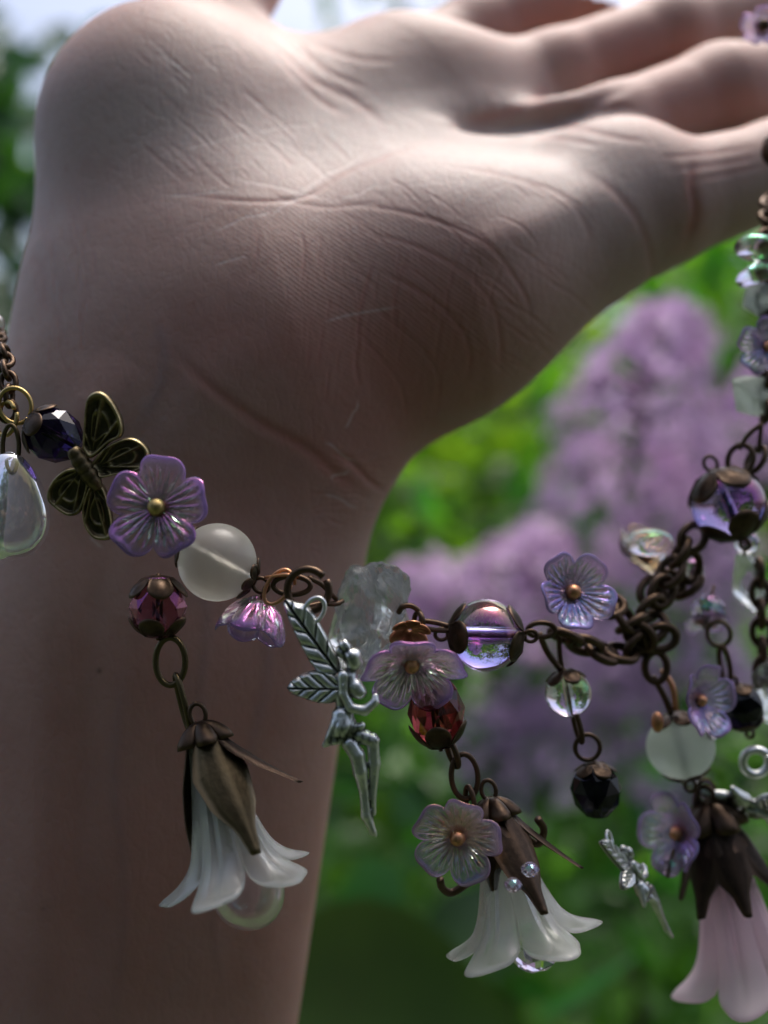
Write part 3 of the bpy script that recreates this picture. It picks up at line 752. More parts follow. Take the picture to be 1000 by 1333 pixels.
def flower_vf(R, cup=.25, thick=.9, petals=5, rib=.07, ribs=6, seed=0, notch=.25, wave=.04):
    rn = np.random.RandomState(seed); ph = rn.uniform(0, 6.28, 4); amp = 1+rn.uniform(-.06,.06,petals)
    def fn(th, t):
        k = np.floor((th+PI/petals)/(2*PI/petals)).astype(int)%petals
        u = (th+PI/petals)%(2*PI/petals)/(2*PI/petals)*2-1                # -1..1 across a petal
        out = (1-notch*np.abs(u)**4.5)*(1-.02*np.cos(PI*u*2))*amp[k]
        r = R*t*out
        z = cup*R*(t**1.6) + R*rib*(np.abs(np.cos(PI*ribs*u/2))**.6*2-1)*np.sin(PI*np.clip(t*1.12,0,1))**.7 - R*.13*np.abs(u)**2.5*np.sin(PI*t*.6)*(1 if cup < .6 else .6)
        z = z + R*wave*np.sin(3*th+ph[0])*t**3 + R*.05*np.clip(t-.85,0,1)/.15*np.cos(PI*u)
        rr = r*(1 - .0*t) if cup < .6 else r*(1-.28*t*t)
        return np.stack([rr*np.cos(th), rr*np.sin(th), z], -1)
    th_ = lambda th, t: thick*(.75+.5*np.sin(PI*t))
    return sheet(fn, 20, petals*34, th_, t0=.06)
def flower(label, px, py, d, Rpx, face, mat, spin=0, cup=.25, bead=BRASS, seed=0, bead_r=.17, group='glass flower beads of the bracelet', thick=.09, xhint=None, ribs=5):
    R = Rpx*mmpx(d); M = frame(P(px,py,d), face, xhint) @ Matrix.Rotation(spin, 4, 'Z')
    root = thing('glass_flower', label, 'glass flower', M, group)
    vf, t = flower_vf(R, cup, R*thick, seed=seed, ribs=ribs); mk('petals', vf, mat, root, attrs={'t': t})
    mk('centre_bead', T(sphere(R*bead_r, 20, 12), Matrix.Translation((0,0,R*bead_r*.75))), bead, root)
    mk('pin', tube([(0,0,-R*.30),(0,0,R*.1)], R*.05, 8), BRONZE, root)
    return root
def bead(name, label, cat, px, py, d, rpx, axis, vf_kind, mat, caps=(5,5), capmat=BRONZE, sz=1.0, group=None, phi=1.0, wire=True, spin=0, facets=8, hole=.11, loops=(1,1), loop_face=(0,1,0), captone=None):
    """a strung bead: the bead, a petalled cap at either end, the core wire and its two end loops; +Z runs along the wire"""
    R = rpx*mmpx(d); M = frame(P(px,py,d), axis) @ Matrix.Rotation(spin, 4, 'Z')
    root = thing(name, label, cat, M, group)
    if vf_kind == 'round': mk('bead', drilled(R, R*hole, sz=sz), mat, root)
    else: mk('bead', faceted(R, 2*R*sz, facets), mat, root, smooth=False)
    E = R*sz
    if caps[0]: mk('bead_cap', T(cap_vf(R, caps[0], phi, R*.06, sz), Matrix.Translation((0,0,R*.02))), capmat, root)
    if caps[1]: mk('bead_cap', T(cap_vf(R, caps[1], phi, R*.06, sz), Matrix.Rotation(PI, 4, 'X') @ Matrix.Rotation(.4, 4, 'Z')), capmat, root)
    if wire: mk('core_wire', tube([(0,0,-E*1.12),(0,0,E*1.12)], R*.075, 8), capmat if capmat != OLIVE else BRONZE, root)
    for s, on in ((1,loops[0]),(-1,loops[1])):
        if on:
            w = max(1.6, R*.52)*on; o = mk('wire_loop', oval(w, w*1.15, .26), BRONZE, root); o.location = (0,0,s*(E*1.08+w*.5)*.001)
    return root
def chain(label, pts, link, width, wr, mat, seed=0, name='chain', group=None, jit=.25, n_round=10):
    """pts: world metres; a link every ~.62 link length, each one turned a quarter from the last"""
    rn = random.Random(seed); Pq = [Vector(q) for q in cat_rom([tuple(p) for p in pts], 14)]
    root = thing(name, label, 'chain', Pq[0].copy(), group); acc = 0; step = link*.66*.001; prev = Pq[0]; k = 0
    proto = None
    for i in range(1, len(Pq)):
        seg = (Pq[i]-prev).length; acc += seg
        if acc >= step:
            acc = 0; t = (Pq[i]-Pq[i-2 if i > 1 else 0]).normalized()
            M = frame(Pq[i], t, (rn.gauss(0,jit)+(1 if k%2 else 0), (0 if k%2 else 1)+rn.gauss(0,jit), rn.gauss(0,jit)))
            if proto is None:
                o = mk('link', oval(width, link, wr, 22, n_round), mat, root); proto = o.data
            else:
                o = bpy.data.objects.new('link', proto); COL.objects.link(o); o.parent = root
            o.matrix_local = root.matrix_world.inverted() @ M; k += 1
        prev = Pq[i]
    return root
def corolla_vf(L, r0, r1, lobes=5, flare=1.0, thick=.5, seed=0, cut=.30, irregular=.10):
    rn = np.random.RandomState(seed); am = 1+rn.uniform(-irregular, irregular, lobes); tw = rn.uniform(-.12,.12)
    def fn(th, t):
        k = np.floor((th+PI/lobes)/(2*PI/lobes)).astype(int)%lobes
        u = (th+PI/lobes)%(2*PI/lobes)/(2*PI/lobes)*2-1
        u = np.clip(u, -1, 1); ln = 1-cut*(1-np.sqrt(np.clip(1-np.abs(u)**2.6, 0, 1))); a = am[k]*(1-np.abs(u)**4)+np.abs(u)**4
        s = t*ln
        z = -L*(s - .16*flare*np.clip(s-.62,0,1)**1.5*4.6)*(.55+.45*a)
        r = r0 + (r1-r0)*(.50*s + .50*s**4.0*a)*(1+.06*np.sin(2*PI*u+am[k]*9)*t**3)
        r = r*(1+.10*np.cos(PI*u)*np.clip(t*1.6,0,1)*(1-.35*t)) - r1*.10*np.exp(-(u/.16)**2)*np.sin(PI*np.clip(t,0,1))*.9 - r1*.11*np.abs(u)**2*np.clip((t-.45)/.55,0,1)**1.2
        th2 = th+tw*t - np.sign(u)*np.abs(u)**3*.03*np.clip(t-.65,0,1)/.35*(2*PI/lobes)/2
        return np.stack([r*np.cos(th2), r*np.sin(th2), z], -1)
    return sheet(fn, 34, lobes*30, thick)
def bract_vf(L, W, r0, flare, thick=.35, curl=0.0):
    """one long calyx leaf, hanging along -Z, bowed outwards (+X)"""
    V, F = [], []; m, w = 22, 8
    for side in (0,1):
        for i in range(m+1):
            t = i/m; wid = W/2*(np.interp(t, [0,.1,.35,.62,.8,.93,1], [.30,.60,1.0,.80,.36,.25,.17])); 
            z = -L*t; x = r0+flare*(t**1.5)+.10*L*math.sin(PI*t)*.6
            if curl and t > .7: x += curl*(t-.7)**2*11*L*.5; z += curl*(t-.7)**2*5*L*.5
            for k in range(w+1):
                u = k/w*2-1; edge = 1-abs(u)**4
                xx = x - .30*wid*(u*u) + .10*wid*math.exp(-(u/.15)**2)
                V.append((xx+(thick*edge if side else 0), u*wid, z))
    o = (m+1)*(w+1)
    for i in range(m):
        for k in range(w):
            a = i*(w+1)+k; b = a+1; c = a+w+1; d = c+1
            F.append((a,b,d,c)); F.append((o+a,o+c,o+d,o+b))
    for i in range(m):
        a = i*(w+1); c = a+w+1; F.append((a,c,o+c,o+a)); a += w; c += w; F.append((a,o+a,o+c,c))
    for k in range(w): F.append((k,o+k,o+k+1,k+1)); e = m*(w+1)+k; F.append((e,e+1,o+e+1,o+e))
    return V, F
def bell(label, px, py, d, Lpx, axis, mat, bract_angles, brmat, spin=0, seed=0, lobes=5, r1=.50, bl=.80, bw=.24, curls=None, capmat=BRONZE, bflare=.34, flarex=None, group='bell flower charms', cut=.24, lens=None):
    """a hanging bell flower: -Z of the frame runs down the bell"""
    L = Lpx*mmpx(d); M = frame(P(px,py,d), -Vector(axis), (1,0,0)); root = thing('bell_flower', label, 'flower charm', M, group)
    vf, t = corolla_vf(L, L*.075, L*r1, lobes, thick=L*.026, seed=seed, cut=cut); 
    mk('corolla', T(vf, Matrix.Rotation(spin, 4, 'Z') @ Matrix.Translation((0,0,-L*.03))), mat, root)
    for i, a in enumerate(bract_angles):
        cu = (curls or {}).get(i, 0); q = (lens or {}).get(i, 1)
        wq = .5 if (flarex or {}).get(i,1) > 1.1 else 1
        mk('bract', T(bract_vf(L*bl*q, L*bw*wq, L*.07, L*bflare*(flarex or {}).get(i,1), L*.018, cu), Matrix.Rotation(a, 4, 'Z')), brmat if wq == 1 else BLACKM, root)
    c1, _ = sheet(lambda th, t: np.stack([L*.17*t*(.6+.4*np.abs(np.cos(2.5*th)))*np.cos(th), L*.17*t*(.6+.4*np.abs(np.cos(2.5*th)))*np.sin(th), L*(.05-.12*t**2.4+.0*th)], -1), 10, 80, L*.022, t0=.1)
    mk('top_cap', c1, capmat, root)
    o = mk('wire_loop', oval(L*.09, L*.12, .28), BRONZE, root); o.location = (0,0,L*.10*.001)
    return root
def drop_vf(w, h, d=None, n=28):
    """teardrop pendant: tip at the origin, body hanging to -h"""
    pr = []
    for i in range(21):
        a = PI*i/20; z = -h/2+h/2*math.cos(a); r = w/2*math.sin(a)*(.50+.50*(1-math.cos(a))/2)**.8*1.12
        pr.append((max(r,.02), z))
    V, F = lathe(pr, n); V = np.array(V); V[:,1] *= (d or .6); return V, F
def rough_vf(rx, ry, rz, seed, n=3, facets=22):
    rn = np.random.RandomState(seed); bm = bmesh.new(); bmesh.ops.create_icosphere(bm, subdivisions=5, radius=1)
    v = np.array([q.co[:] for q in bm.verts]); f = [tuple(x.index for x in q.verts) for q in bm.faces]; bm.free()
    nrm = rn.normal(size=(facets,3)); nrm /= np.linalg.norm(nrm, axis=1, keepdims=True); hgt = rn.uniform(.62,1.0,facets)
    dt = v@nrm.T; r = np.where(dt > .05, hgt/np.maximum(dt,.05), 9).min(1); r = np.minimum(r, 1.25)
    r *= 1+.02*np.sin(v[:,0]*17+v[:,2]*13)*np.sin(v[:,1]*19)
    return v*r[:,None]*np.array([rx,ry,rz]), f

# ------------------------------------------------------------------ wrist end of the bracelet (left)
chain('bronze chain running up round the left edge of the wrist', [P(-14,478,6), P(2,455,3), P(8,480,0), P(12,510,-1), P(10,535,-1)], 2.6, 1.9, .36, BRONZE, 1, group='bronze chains of the bracelet')
chain('bronze chain going back behind the wrist at the left picture edge', [P(-6,425,12), P(-2,445,8), P(-3,475,5), P(-10,520,4)], 2.6, 1.9, .36, BRONZE, 2, group='bronze chains of the bracelet')
t = thing('jump_ring', 'pale wire ring joining the left chain to the dark violet crystal', 'ring', P(18,525,-2), 'wire rings of the bracelet')
ring_part(t, P(20,528,-2), 4.4, 4.0, .28, BRASS, (1,0,.3), (.3,1,.2), 'ring', True); ring_part(t, P(8,545,-2), 3.2, 4.2, .28, BRASS, (.2,0,1), (.5,1,0), 'ring', True)
t = thing('glass_drop', 'clear glass teardrop hanging at the left picture edge beside the butterfly', 'glass drop', P(14,588,-3))
mk('drop', T(drop_vf(11.2, 13.4), Matrix.Rotation(.05,4,'Y')), CLOUDY, t); o = mk('wire_loop', oval(2.0, 5.4, .30), OLIVE, t); o.location = (0,0,.0006)
t = thing('glass_drop', 'small clear glass bead high at the left edge of the wrist', 'glass drop', P(6,418,12)); mk('drop', T(drop_vf(5,4.2), Matrix.Rotation(1.3,4,'Y')), CLEAR, t)
bead('crystal_bead', 'dark violet cut crystal bead with black petal cap beside the butterfly', 'bead', 70, 566, -2, 37, dirv(-.85,-.48,-.15), 'fac', AMETHYST, caps=(5,0), sz=.98, phi=1.25, facets=10, group='cut crystal beads', loops=(0,0))
# butterfly
def butterfly():
    s = 1/3.333; d = -5.5; C = (115,612); mp = mmpx(d); root = thing('butterfly_bead', 'dark brass butterfly bead with openwork veined wings', 'butterfly bead', Matrix.Translation(P(C[0],C[1],d)) @ Matrix.Rotation(.18,4,'X'))
    def z2(x, y): return ((x*s-C[0])*mp, -(400+y*s-C[1])*mp)
    wings = [([(368,622),(383,480),(400,405),(445,380),(492,410),(532,490),(532,560),(480,592),(400,655)], (440,520), (405,640)),
             ([(388,690),(460,610),(560,570),(622,598),(642,648),(600,705),(500,725),(420,738)], (545,645), (425,690)),
             ([(368,688),(292,702),(232,755),(210,820),(240,862),(300,898),(352,868),(392,742)], (300,795), (360,700)),
             ([(398,748),(357,850),(358,930),(388,985),(430,1002),(472,985),(474,900),(446,775)], (415,890), (400,770))]
    for out, c, base in wings:
        o2 = [z2(p[0]+(p[0]-390)*.05, p[1]+(p[1]-700)*.05) for p in out]; c2 = z2(*c); b2 = np.array(z2(*base))
        def hf(x, z, t, s_, b2=b2):
            ang = np.arctan2(z-b2[1], x-b2[0]); rad = np.hypot(x-b2[0], z-b2[1])
            rim = np.clip((t-.78)/.10,0,1); vein = np.exp(-((np.sin(ang*7)/.30)**2))*np.clip(rad/1.5,0,1); ring = np.exp(-((t-.45)/.06)**2)*.5
            return .18+.62*np.maximum(rim, np.maximum(vein*.8, ring))*(1-.25*np.clip((t-.93)/.07,0,1))
        vf, h = plate(o2, c2, hf, .35, 26, 120); gr = np.clip(1-(h-.15)/.35, 0, 1)
        mk('wing', vf, BUTTER, root, attrs={'groove': gr})
    a, b = z2(325,610), z2(435,790); pts = []; rs = []
    for i in range(25):
        t_ = i/24; pts.append((a[0]+(b[0]-a[0])*t_, -.7, a[1]+(b[1]-a[1])*t_)); rs.append((1.15 if t_ < .96 else .5)*(.80+.20*abs(math.sin(t_*PI*5.5))**.5)*math.sin(PI*min(1,max(0.12,t_*.9+.08)))**.35)
    mk('body', tube(pts, rs, 12), OLIVE, root)
    return root
def butter_mat():
    a = N('blackened_brass'); gr = a.attr('groove'); c = a.mix(gr, (.46,.37,.19), (.06,.05,.035))
    c = a.mix(a.ramp(a.noise(700,4), [(.42,(0,0,0)),(.7,(.75,.75,.75))]), c, (.03,.025,.018)); a.to(c, 'Base Color'); a.set(Metallic=.9, Roughness=.38)
    a.to(a.bump(a.noise(1500,4), .4, .0001), 'Normal'); return a.m
BUTTER = butter_mat()
butterfly()
flower('large violet rimmed glass flower on the wrist, facing the camera', 206, 661, -9, 69, (-.08,-1,.10), FLOWER_VIOLET, spin=.2, cup=.16, seed=2, bead=BRASS)
bead('frosted_bead', 'round frosted glass bead in spiky bronze caps right of the large flower', 'bead', 283, 732, -4, 51, dirv(.80,.42,0), 'round', FROST, caps=(7,7), phi=.62, group='frosted round beads', loops=(.7,.7), hole=.10)
bead('crystal_bead', 'plum red cut crystal bead between bronze petal caps hanging under the flower', 'bead', 206, 790, -4, 38, dirv(0,-1,0), 'fac', PLUM, caps=(5,5), sz=1.02, phi=1.28, facets=9, group='cut crystal beads', loops=(0,0))
# links to the first bell
t = thing('jump_ring', 'long brass loop under the plum crystal bead', 'ring', P(222,862,-4), 'wire rings of the bracelet')
ring_part(t, P(222,861,-4), 3.7, 5.8, .40, OLIVE, (0,0,1), (.1,1,0), 'ring')
t = thing('jump_ring', 'narrow brass link above the first bell flower', 'ring', P(238,912,-4), 'wire rings of the bracelet')
ring_part(t, P(238,915,-4), 2.2, 7.0, .38, OLIVE, dirv(-.25,-1,0), (1,.45,0), 'ring')
bell('white frosted bell flower hanging in front of the forearm, with long dark brass bracts', 263, 952, -6, 228, dirv(.27,1,-.10), BELLW, (-1.0, -.1, 2.75, 1.5), OLIVE, spin=-.5, seed=4, r1=.42, bl=.80, bw=.34, flarex={0:.8,1:1.2,2:.55,3:.8}, lens={0:.86,1:.52,2:1.0})
t = thing('glass_drop', 'pale pink glass drop showing below the bell flower at the forearm', 'glass drop', Matrix.Translation(P(335,1092,-2)) @ Matrix.Rotation(.15,4,'Y')); mk('drop', drop_vf(9.6, 11.2, .8), PINKISH, t)
# small hanging flower and the rings by the fairy
flower('violet glass flower hanging upside down under the frosted bead', 340, 782, -3, 62, dirv(-.28,1,-.30), FLOWER_VIOLET, spin=.4, cup=.80, seed=5, bead=COPPER, bead_r=.12, xhint=(1,0,0), ribs=3)
t = thing('jump_ring', 'thin copper wire loop above the upside down violet flower', 'ring', P(360,766,-6), 'wire rings of the bracelet')
ring_part(t, P(362,764,-7), 2.6, 4.6, .24, COPPER, dirv(.55,-.8,0), (.3,1,.1), 'ring', True); wire_part(t, [P(345,752,-6),P(372,748,-8),P(383,752,-8),P(384,760,-7)], .2, COPPER)
t = thing('jump_ring', 'thick black ring from which the silver fairy hangs', 'ring', P(400,770,-9), 'wire rings of the bracelet')
ring_part(t, P(401,768,-9), 4.9, 4.9, .46, BRONZE, (0,0,1), (.15,1,.15), 'ring', True); ring_part(t, P(380,762,-7), 4.6, 2.2, .34, BRONZE, (0,0,1), (.1,.5,1), 'ring')
t = thing('jump_ring', 'dark oval link between the fairy ring and the quartz chip', 'ring', P(428,776,-4), 'wire rings of the bracelet')
wire_part(t, [P(402,752,-7),P(418,760,-6),P(430,772,-5),P(438,780,-4)], .32, BRONZE); wire_part(t, [P(398,790,-6),P(418,786,-5),P(438,786,-4),P(446,782,-3)], .32, BRONZE)

# silver fairy
def fairy(label, px0, py0, d, scale, M=None, group='silver fairy charms', res=.26):
    """built from its own outline (mm, X right, Z up), then placed"""
    k = mmpx(-10)/3.6*scale
    def q(x, y, dep=0): return np.array(((x-330)*k, dep*k, -(y-640)*k), np.float32)
    root = thing('fairy_charm', label, 'charm', M if M is not None else Matrix.Translation(P(px0,py0,d)), group)
    S = []; TH = 1.42
    def c(g, a, b, r1, r2, kk=9): S.append((g, q(*a), q(*b), r1*k*TH, r2*k*TH, kk*k))
    c(0,(392,448,-8),(398,478,-8),30,26); c(1,(352,395,0),(362,410,0),20,22,3); c(2,(338,425,5),(376,446,2),20,25,3); c(0,(425,470,-12),(438,478,-12),10,5,3)      # head, bun, hair
    c(3,(392,500,0),(382,530,0),16,20); c(3,(370,555,5),(350,640,5),34,26); c(3,(350,640,5),(345,705,5),26,25); c(3,(405,590,-12),(424,612,-14),28,25,14)          # neck, torso
    c(4,(352,535,-26),(352,620,-34),20,16,4); c(4,(352,620,-34),(385,682,-38),16,16,6); c(4,(385,682,-38),(450,694,-40),16,17,6); c(4,(450,694,-40),(498,655,-36),17,14,6); c(4,(498,655,-36),(500,630,-30),14,11,6)
    c(5,(345,725,0),(350,770,-8),36,44,12); c(5,(340,790,-14),(262,862,-10),34,10,8); c(5,(330,760,-12),(290,830,-14),30,20,8); c(6,(360,790,-30),(440,768,-24),20,12,4); c(7,(310,838,-30),(385,806,-32),15,13,3)
    c(8,(395,805,-6),(488,838,-14),28,22,6); c(8,(488,838,-14),(495,950,-10),20,20,8); c(8,(495,950,-10),(486,1095,-6),20,13,8); c(8,(484,1095,-6),(486,1180,-4),14,13,8)
    c(9,(378,850,-22),(415,905,-28),26,25,8); c(9,(415,905,-28),(430,980,-24),25,24,8); c(9,(430,980,-24),(450,1095,-12),24,15,8); c(9,(450,1095,-12),(458,1190,-10),17,18,10); c(9,(458,1190,-10),(490,1270,-8),18,11,8); c(9,(490,1270,-8),(506,1290,-8),11,4,4)
    def groups(p):
        D = {}
        for g, a, b, r1, r2, kk in S:
            e = s_cone(p, a, b, r1, r2); D[g] = smin(D[g], e, max(kk, 8*k)) if g in D else e
        return list(D.values())
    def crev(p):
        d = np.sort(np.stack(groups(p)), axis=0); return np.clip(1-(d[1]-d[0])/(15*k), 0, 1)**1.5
    def f(p):
        dd = None
        for e in groups(p): dd = e if dd is None else smin(dd, e, 4*k)
        return dd
    lo = q(235,1310,0)-np.array([0,5*scale,0],np.float32); hi = q(530,360,0)+np.array([0,5*scale,0],np.float32)
    V, Q = nets(f, lo, hi, res*scale, 2, .06); gn = grad(f, V, .06)
    ph = np.sin(V[:,0]*9/scale+V[:,2]*5/scale)*(V[:,2] > q(0,480)[2])*np.clip((q(405,0)[0]-V[:,0])/.4,0,1)
    sk = np.sin(V[:,0]*7/scale-V[:,2]*2.5/scale)*(V[:,2] < q(0,735)[2])*(V[:,2] > q(0,850)[2])
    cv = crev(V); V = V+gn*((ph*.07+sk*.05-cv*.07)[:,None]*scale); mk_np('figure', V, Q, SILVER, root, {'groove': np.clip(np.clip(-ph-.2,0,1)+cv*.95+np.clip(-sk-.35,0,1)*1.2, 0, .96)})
    def wing(out, cen, base, tip, nb, name='wing', dy=8):
        b = np.array(q(*base)[[0,2]]); t_ = np.array(q(*tip)[[0,2]]); ax = (t_-b); L = np.linalg.norm(ax); ax /= L; nx = np.array([-ax[1], ax[0]])
        def hf(x, z, t, s_):
            u = ((x-b[0])*ax[0]+(z-b[1])*ax[1])/L; w = ((x-b[0])*nx[0]+(z-b[1])*nx[1])/L
            sd = np.where(w > 0, .5, 0); fr = (u*nb - np.abs(w)*nb*1.15 + sd)%1.0
            barb = np.sqrt(np.clip(1-(2*fr-1)**2*1.0,0,1)); mid = 1-np.exp(-(w/.016)**2)
            return (.12+.80*barb*mid*np.clip((1.02-t)*6,0.25,1))*scale
        vf, h = plate([tuple(q(*p)[[0,2]]) for p in out], tuple(q(*cen)[[0,2]]), hf, .7*scale, 46, 200)
        v, ff = vf; v = np.array(v); v[:,1] = v[:,1]*.75+dy*k
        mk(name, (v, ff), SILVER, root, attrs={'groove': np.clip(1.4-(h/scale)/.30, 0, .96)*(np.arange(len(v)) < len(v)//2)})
    wing([(66,200),(80,181),(130,196),(185,215),(240,300),(290,390),(328,470),(330,522),(255,535),(205,495),(150,400),(100,295)], (215,370), (325,525), (75,185), 4.6)
    wing([(84,597),(110,560),(180,524),(250,516),(320,538),(335,600),(328,655),(250,670),(165,648),(108,625)], (225,598), (338,600), (84,597), 3.8)
    o = mk('hanging_ring', oval(88*k, 125*k, 12*k*.95), SILVER, root); o.matrix_local = Matrix.Translation(Vector(tuple(q(213,232,4)))*.001) @ Matrix.Rotation(.5,4,'Y')
    return root
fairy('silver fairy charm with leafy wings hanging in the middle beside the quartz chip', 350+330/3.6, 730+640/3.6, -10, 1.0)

# quartz chip: a few fused crystals
t = thing('quartz_chip', 'rough clear quartz chip with broken tips behind the fairy', 'quartz', P(478,810,3), 'quartz chips')
v1 = T(rough_vf(5.4,3.6,6.4,3), Matrix.Rotation(.45,4,'Y')); v2 = T(rough_vf(3.2,2.6,5.4,8,facets=18), Matrix.Translation((-1.0,-.2,2.0)) @ Matrix.Rotation(.1,4,'Y')); v3 = T(rough_vf(2.6,2.4,4.2,12,facets=16), Matrix.Translation((2.6,.3,1.9)) @ Matrix.Rotation(-.25,4,'Y')); v4 = T(rough_vf(3.2,2.6,4.6,15,facets=16), Matrix.Translation((-1.6,.2,-3.6)) @ Matrix.Rotation(.3,4,'Y'))
for i, q_ in enumerate((v1,v2,v3,v4)): mk('crystal', q_, QUARTZ, t, smooth=False)
# middle
t = thing('wire_hook', 'bronze wire hook arching over the down-facing violet flower', 'ring', P(535,800,0), 'wire rings of the bracelet')
wire_part(t, [P(519,797,1),P(524,790,0),P(536,789,0),P(547,798,0),P(548,812,0),P(541,830,0),P(530,838,0)], .36, BRONZE); ring_part(t, P(545,810,0), 2.0, 2.4, .34, BRONZE, (0,0,1), (1,.6,0), 'ring')
wire_part(t, [P(546,808,0),P(565,810,0),P(584,815,0)], .34, BRONZE); wire_part(t, [P(546,816,0),P(565,820,0),P(584,821,0)], .34, BRONZE)
t = flower('violet glass flower with copper bead, tipped face down below the quartz chip', 536, 862, -6, 66, dirv(0.02,.62,-.78), FLOWER_VIOLET, spin=.32, cup=.45, seed=7, bead=COPPER, bead_r=.15, xhint=(1,0,0))
mk('top_cap', T(cap_vf(3.2, 6, .9, .25), Matrix.Translation((0,0,-2.2)) @ Matrix.Rotation(PI,4,'X')), COPPER, t)
bead('crystal_bead', 'dark garnet cut crystal bead in a bronze cup under the tipped flower', 'bead', 568, 925, -2, 38, dirv(-.12,-1,0), 'fac', GARNET, caps=(0,5), sz=1.25, phi=1.3, facets=8, group='cut crystal beads', loops=(0,0))
t = thing('jump_ring', 'small bronze link under the garnet crystal bead', 'ring', P(588,978,-1), 'wire rings of the bracelet'); ring_part(t, P(589,980,-1), 1.8, 3.6, .40, BRONZE, dirv(.35,1,0), (1,.5,0), 'ring')
t = thing('jump_ring', 'oval bronze ring above the lavender flower', 'ring', P(604,1012,-1), 'wire rings of the bracelet'); ring_part(t, P(605,1011,-1), 3.4, 5.6, .36, BRONZE, dirv(.1,1,0), (-.2,1,0), 'ring'); ring_part(t, P(612,1045,-1), 2.0, 4.0, .34, BRONZE, dirv(.1,1,0), (1,.5,0), 'ring')
bell('white frosted bell flower hanging clear of the arm with curled dark bracts', 641, 1050, 0, 212, dirv(.22,1,-.14), BELLW, (-1.12, -2.35, .15, 1.6), BRONZE, spin=.25, seed=9, r1=.48, bl=.74, bw=.30, curls={3:1.3}, flarex={0:.75,1:.25,2:1.15,3:1.6}, lens={0:.82,1:.62,2:.66,3:.4}, cut=.28)
t = thing('curled_leaf', 'small curled bronze leaves sticking out at the sides of the second bell flower', 'charm', P(640,1110,2))
wire_part(t, [P(660,1060,2),P(688,1092,3),P(702,1098,3),P(708,1080,2),P(700,1066,1)], [.3,.4,.55,.6,.62,.6]+[.55]*19 if False else .5, BRONZE, 'leaf'); wire_part(t, [P(628,1130,2),P(608,1150,2),P(588,1162,2),P(576,1156,1),P(573,1145,0)], .5, BRONZE, 'leaf')
flower('lavender glass flower with copper bead in front of the second bell flower', 596, 1088, -5, 60, (-.12,-1,-.15), FLOWER_LILAC, spin=.1, cup=.30, seed=8, bead=COPPER)
t = thing('glass_drop', 'sparkling cut glass drop below the second bell flower', 'glass drop', Matrix.Translation(P(694,1232,3))); mk('drop', faceted(3.5, 5.6, 9), CLEAR, t, smooth=False, M=Matrix.Rotation(.5,4,'Y'))
t = thing('rhinestone_pair', 'two tiny glass stones on the front bract of the second bell flower', 'charm', P(680,1138,-7))
for x, y in ((668,1152),(690,1132)): o = mk('stone', faceted(1.15,1.5,7), AB, t, smooth=False); o.location = (P(x,y,-8)-P(680,1138,-7))
bead('glass_bead', 'round pale violet glass bead held by bronze petal caps in the middle', 'bead', 633, 827, 2, 47, dirv(-1,-.02,0), 'round', PALEPUR, caps=(4,4), sz=1.0, phi=1.02, group='round glass beads', loops=(.6,.6), hole=.16)
# ------------------------------------------------------------------ right part, farther back
GR = 'bronze chains of the bracelet'
t = thing('jump_ring', 'bronze link between the violet bead and the chain tangle', 'ring', P(704,822,6), 'wire rings of the bracelet'); ring_part(t, P(705,820,6), 3.6, 1.9, .36, BRONZE, (0,0,1), (0,.6,1), 'ring')
chain('bronze chain running right from the violet bead under the small tilted flower', [P(715,818,8),P(750,835,10),P(790,850,12),P(825,845,14),P(850,815,15)], 4.6, 3.6, .62, BRONZE, 3, group=GR, jit=.6)
chain('bronze chain climbing through the tangle towards the bead at the right edge', [P(800,825,14),P(850,790,15),P(870,750,16),P(890,712,17),P(915,690,18)], 4.4, 3.4, .60, BRONZE, 4, group=GR, jit=.7)
chain('second chain strand bunched up beside the blurred clear flower', [P(835,790,17),P(860,760,19),P(895,765,19),P(900,730,18)], 4.4, 3.4, .60, BRONZE, 5, group=GR, jit=.9)
chain('short chain strand bunched below the tilted flower', [P(770,800,13),P(800,790,14),P(835,830,14),P(860,830,14)], 4.4, 3.4, .60, BRONZE, 6, group=GR, jit=.9)
flower('small lilac glass flower tilted upwards above the chain', 744, 772, 6, 52, (.20,-1,.28), FLOWER_BLUE, spin=.9, cup=.42, seed=11, bead=COPPER, bead_r=.20)
flower('blurred clear lilac glass flower left of the chain tangle at right', 838, 728, 24, 46, (.5,-.7,.7), FLOWER_LILAC, spin=.4, cup=.3, seed=12, bead=COPPER)
t = thing('glass_drop', 'clear glass blob lying over the blurred flower', 'glass drop', P(846,706,20)); mk('drop', sphere(3.4,24,14,.6), CLEAR, t)
# dangle with black crystal
t = thing('wire_hook', 'bronze wire V carrying the clear bead dangle', 'ring', P(722,845,8), 'wire rings of the bracelet'); wire_part(t, [P(702,824,7),P(712,848,8),P(730,872,8)], .42, BRONZE); wire_part(t, [P(728,826,9),P(729,850,9),P(732,872,9)], .36, BRONZE)
bead('glass_bead', 'small clear glass bead with black petal cap hanging from the V of wire', 'bead', 740, 903, 8, 30, dirv(-.18,-1,0), 'round', CLEAR, caps=(5,0), sz=1.0, phi=1.05, group='round glass beads', loops=(0,0), hole=.14)
t = thing('jump_ring', 'thin bronze links between the clear bead and the black crystal', 'ring', P(758,950,8), 'wire rings of the bracelet'); ring_part(t, P(752,945,8), 1.2, 4.6, .34, BRONZE, dirv(.25,1,0), (1,.5,0), 'ring'); ring_part(t, P(765,973,8), 3.3, 3.4, .32, BRONZE, (0,0,1), (0,1,0), 'ring')
bead('crystal_bead', 'black cut crystal bead hanging above the edge-on fairy charm', 'bead', 776, 1028, 8, 34, dirv(-.05,-1,0), 'fac', BLACKC, caps=(5,0), sz=.98, phi=.95, facets=9, group='cut crystal beads', loops=(0,0))
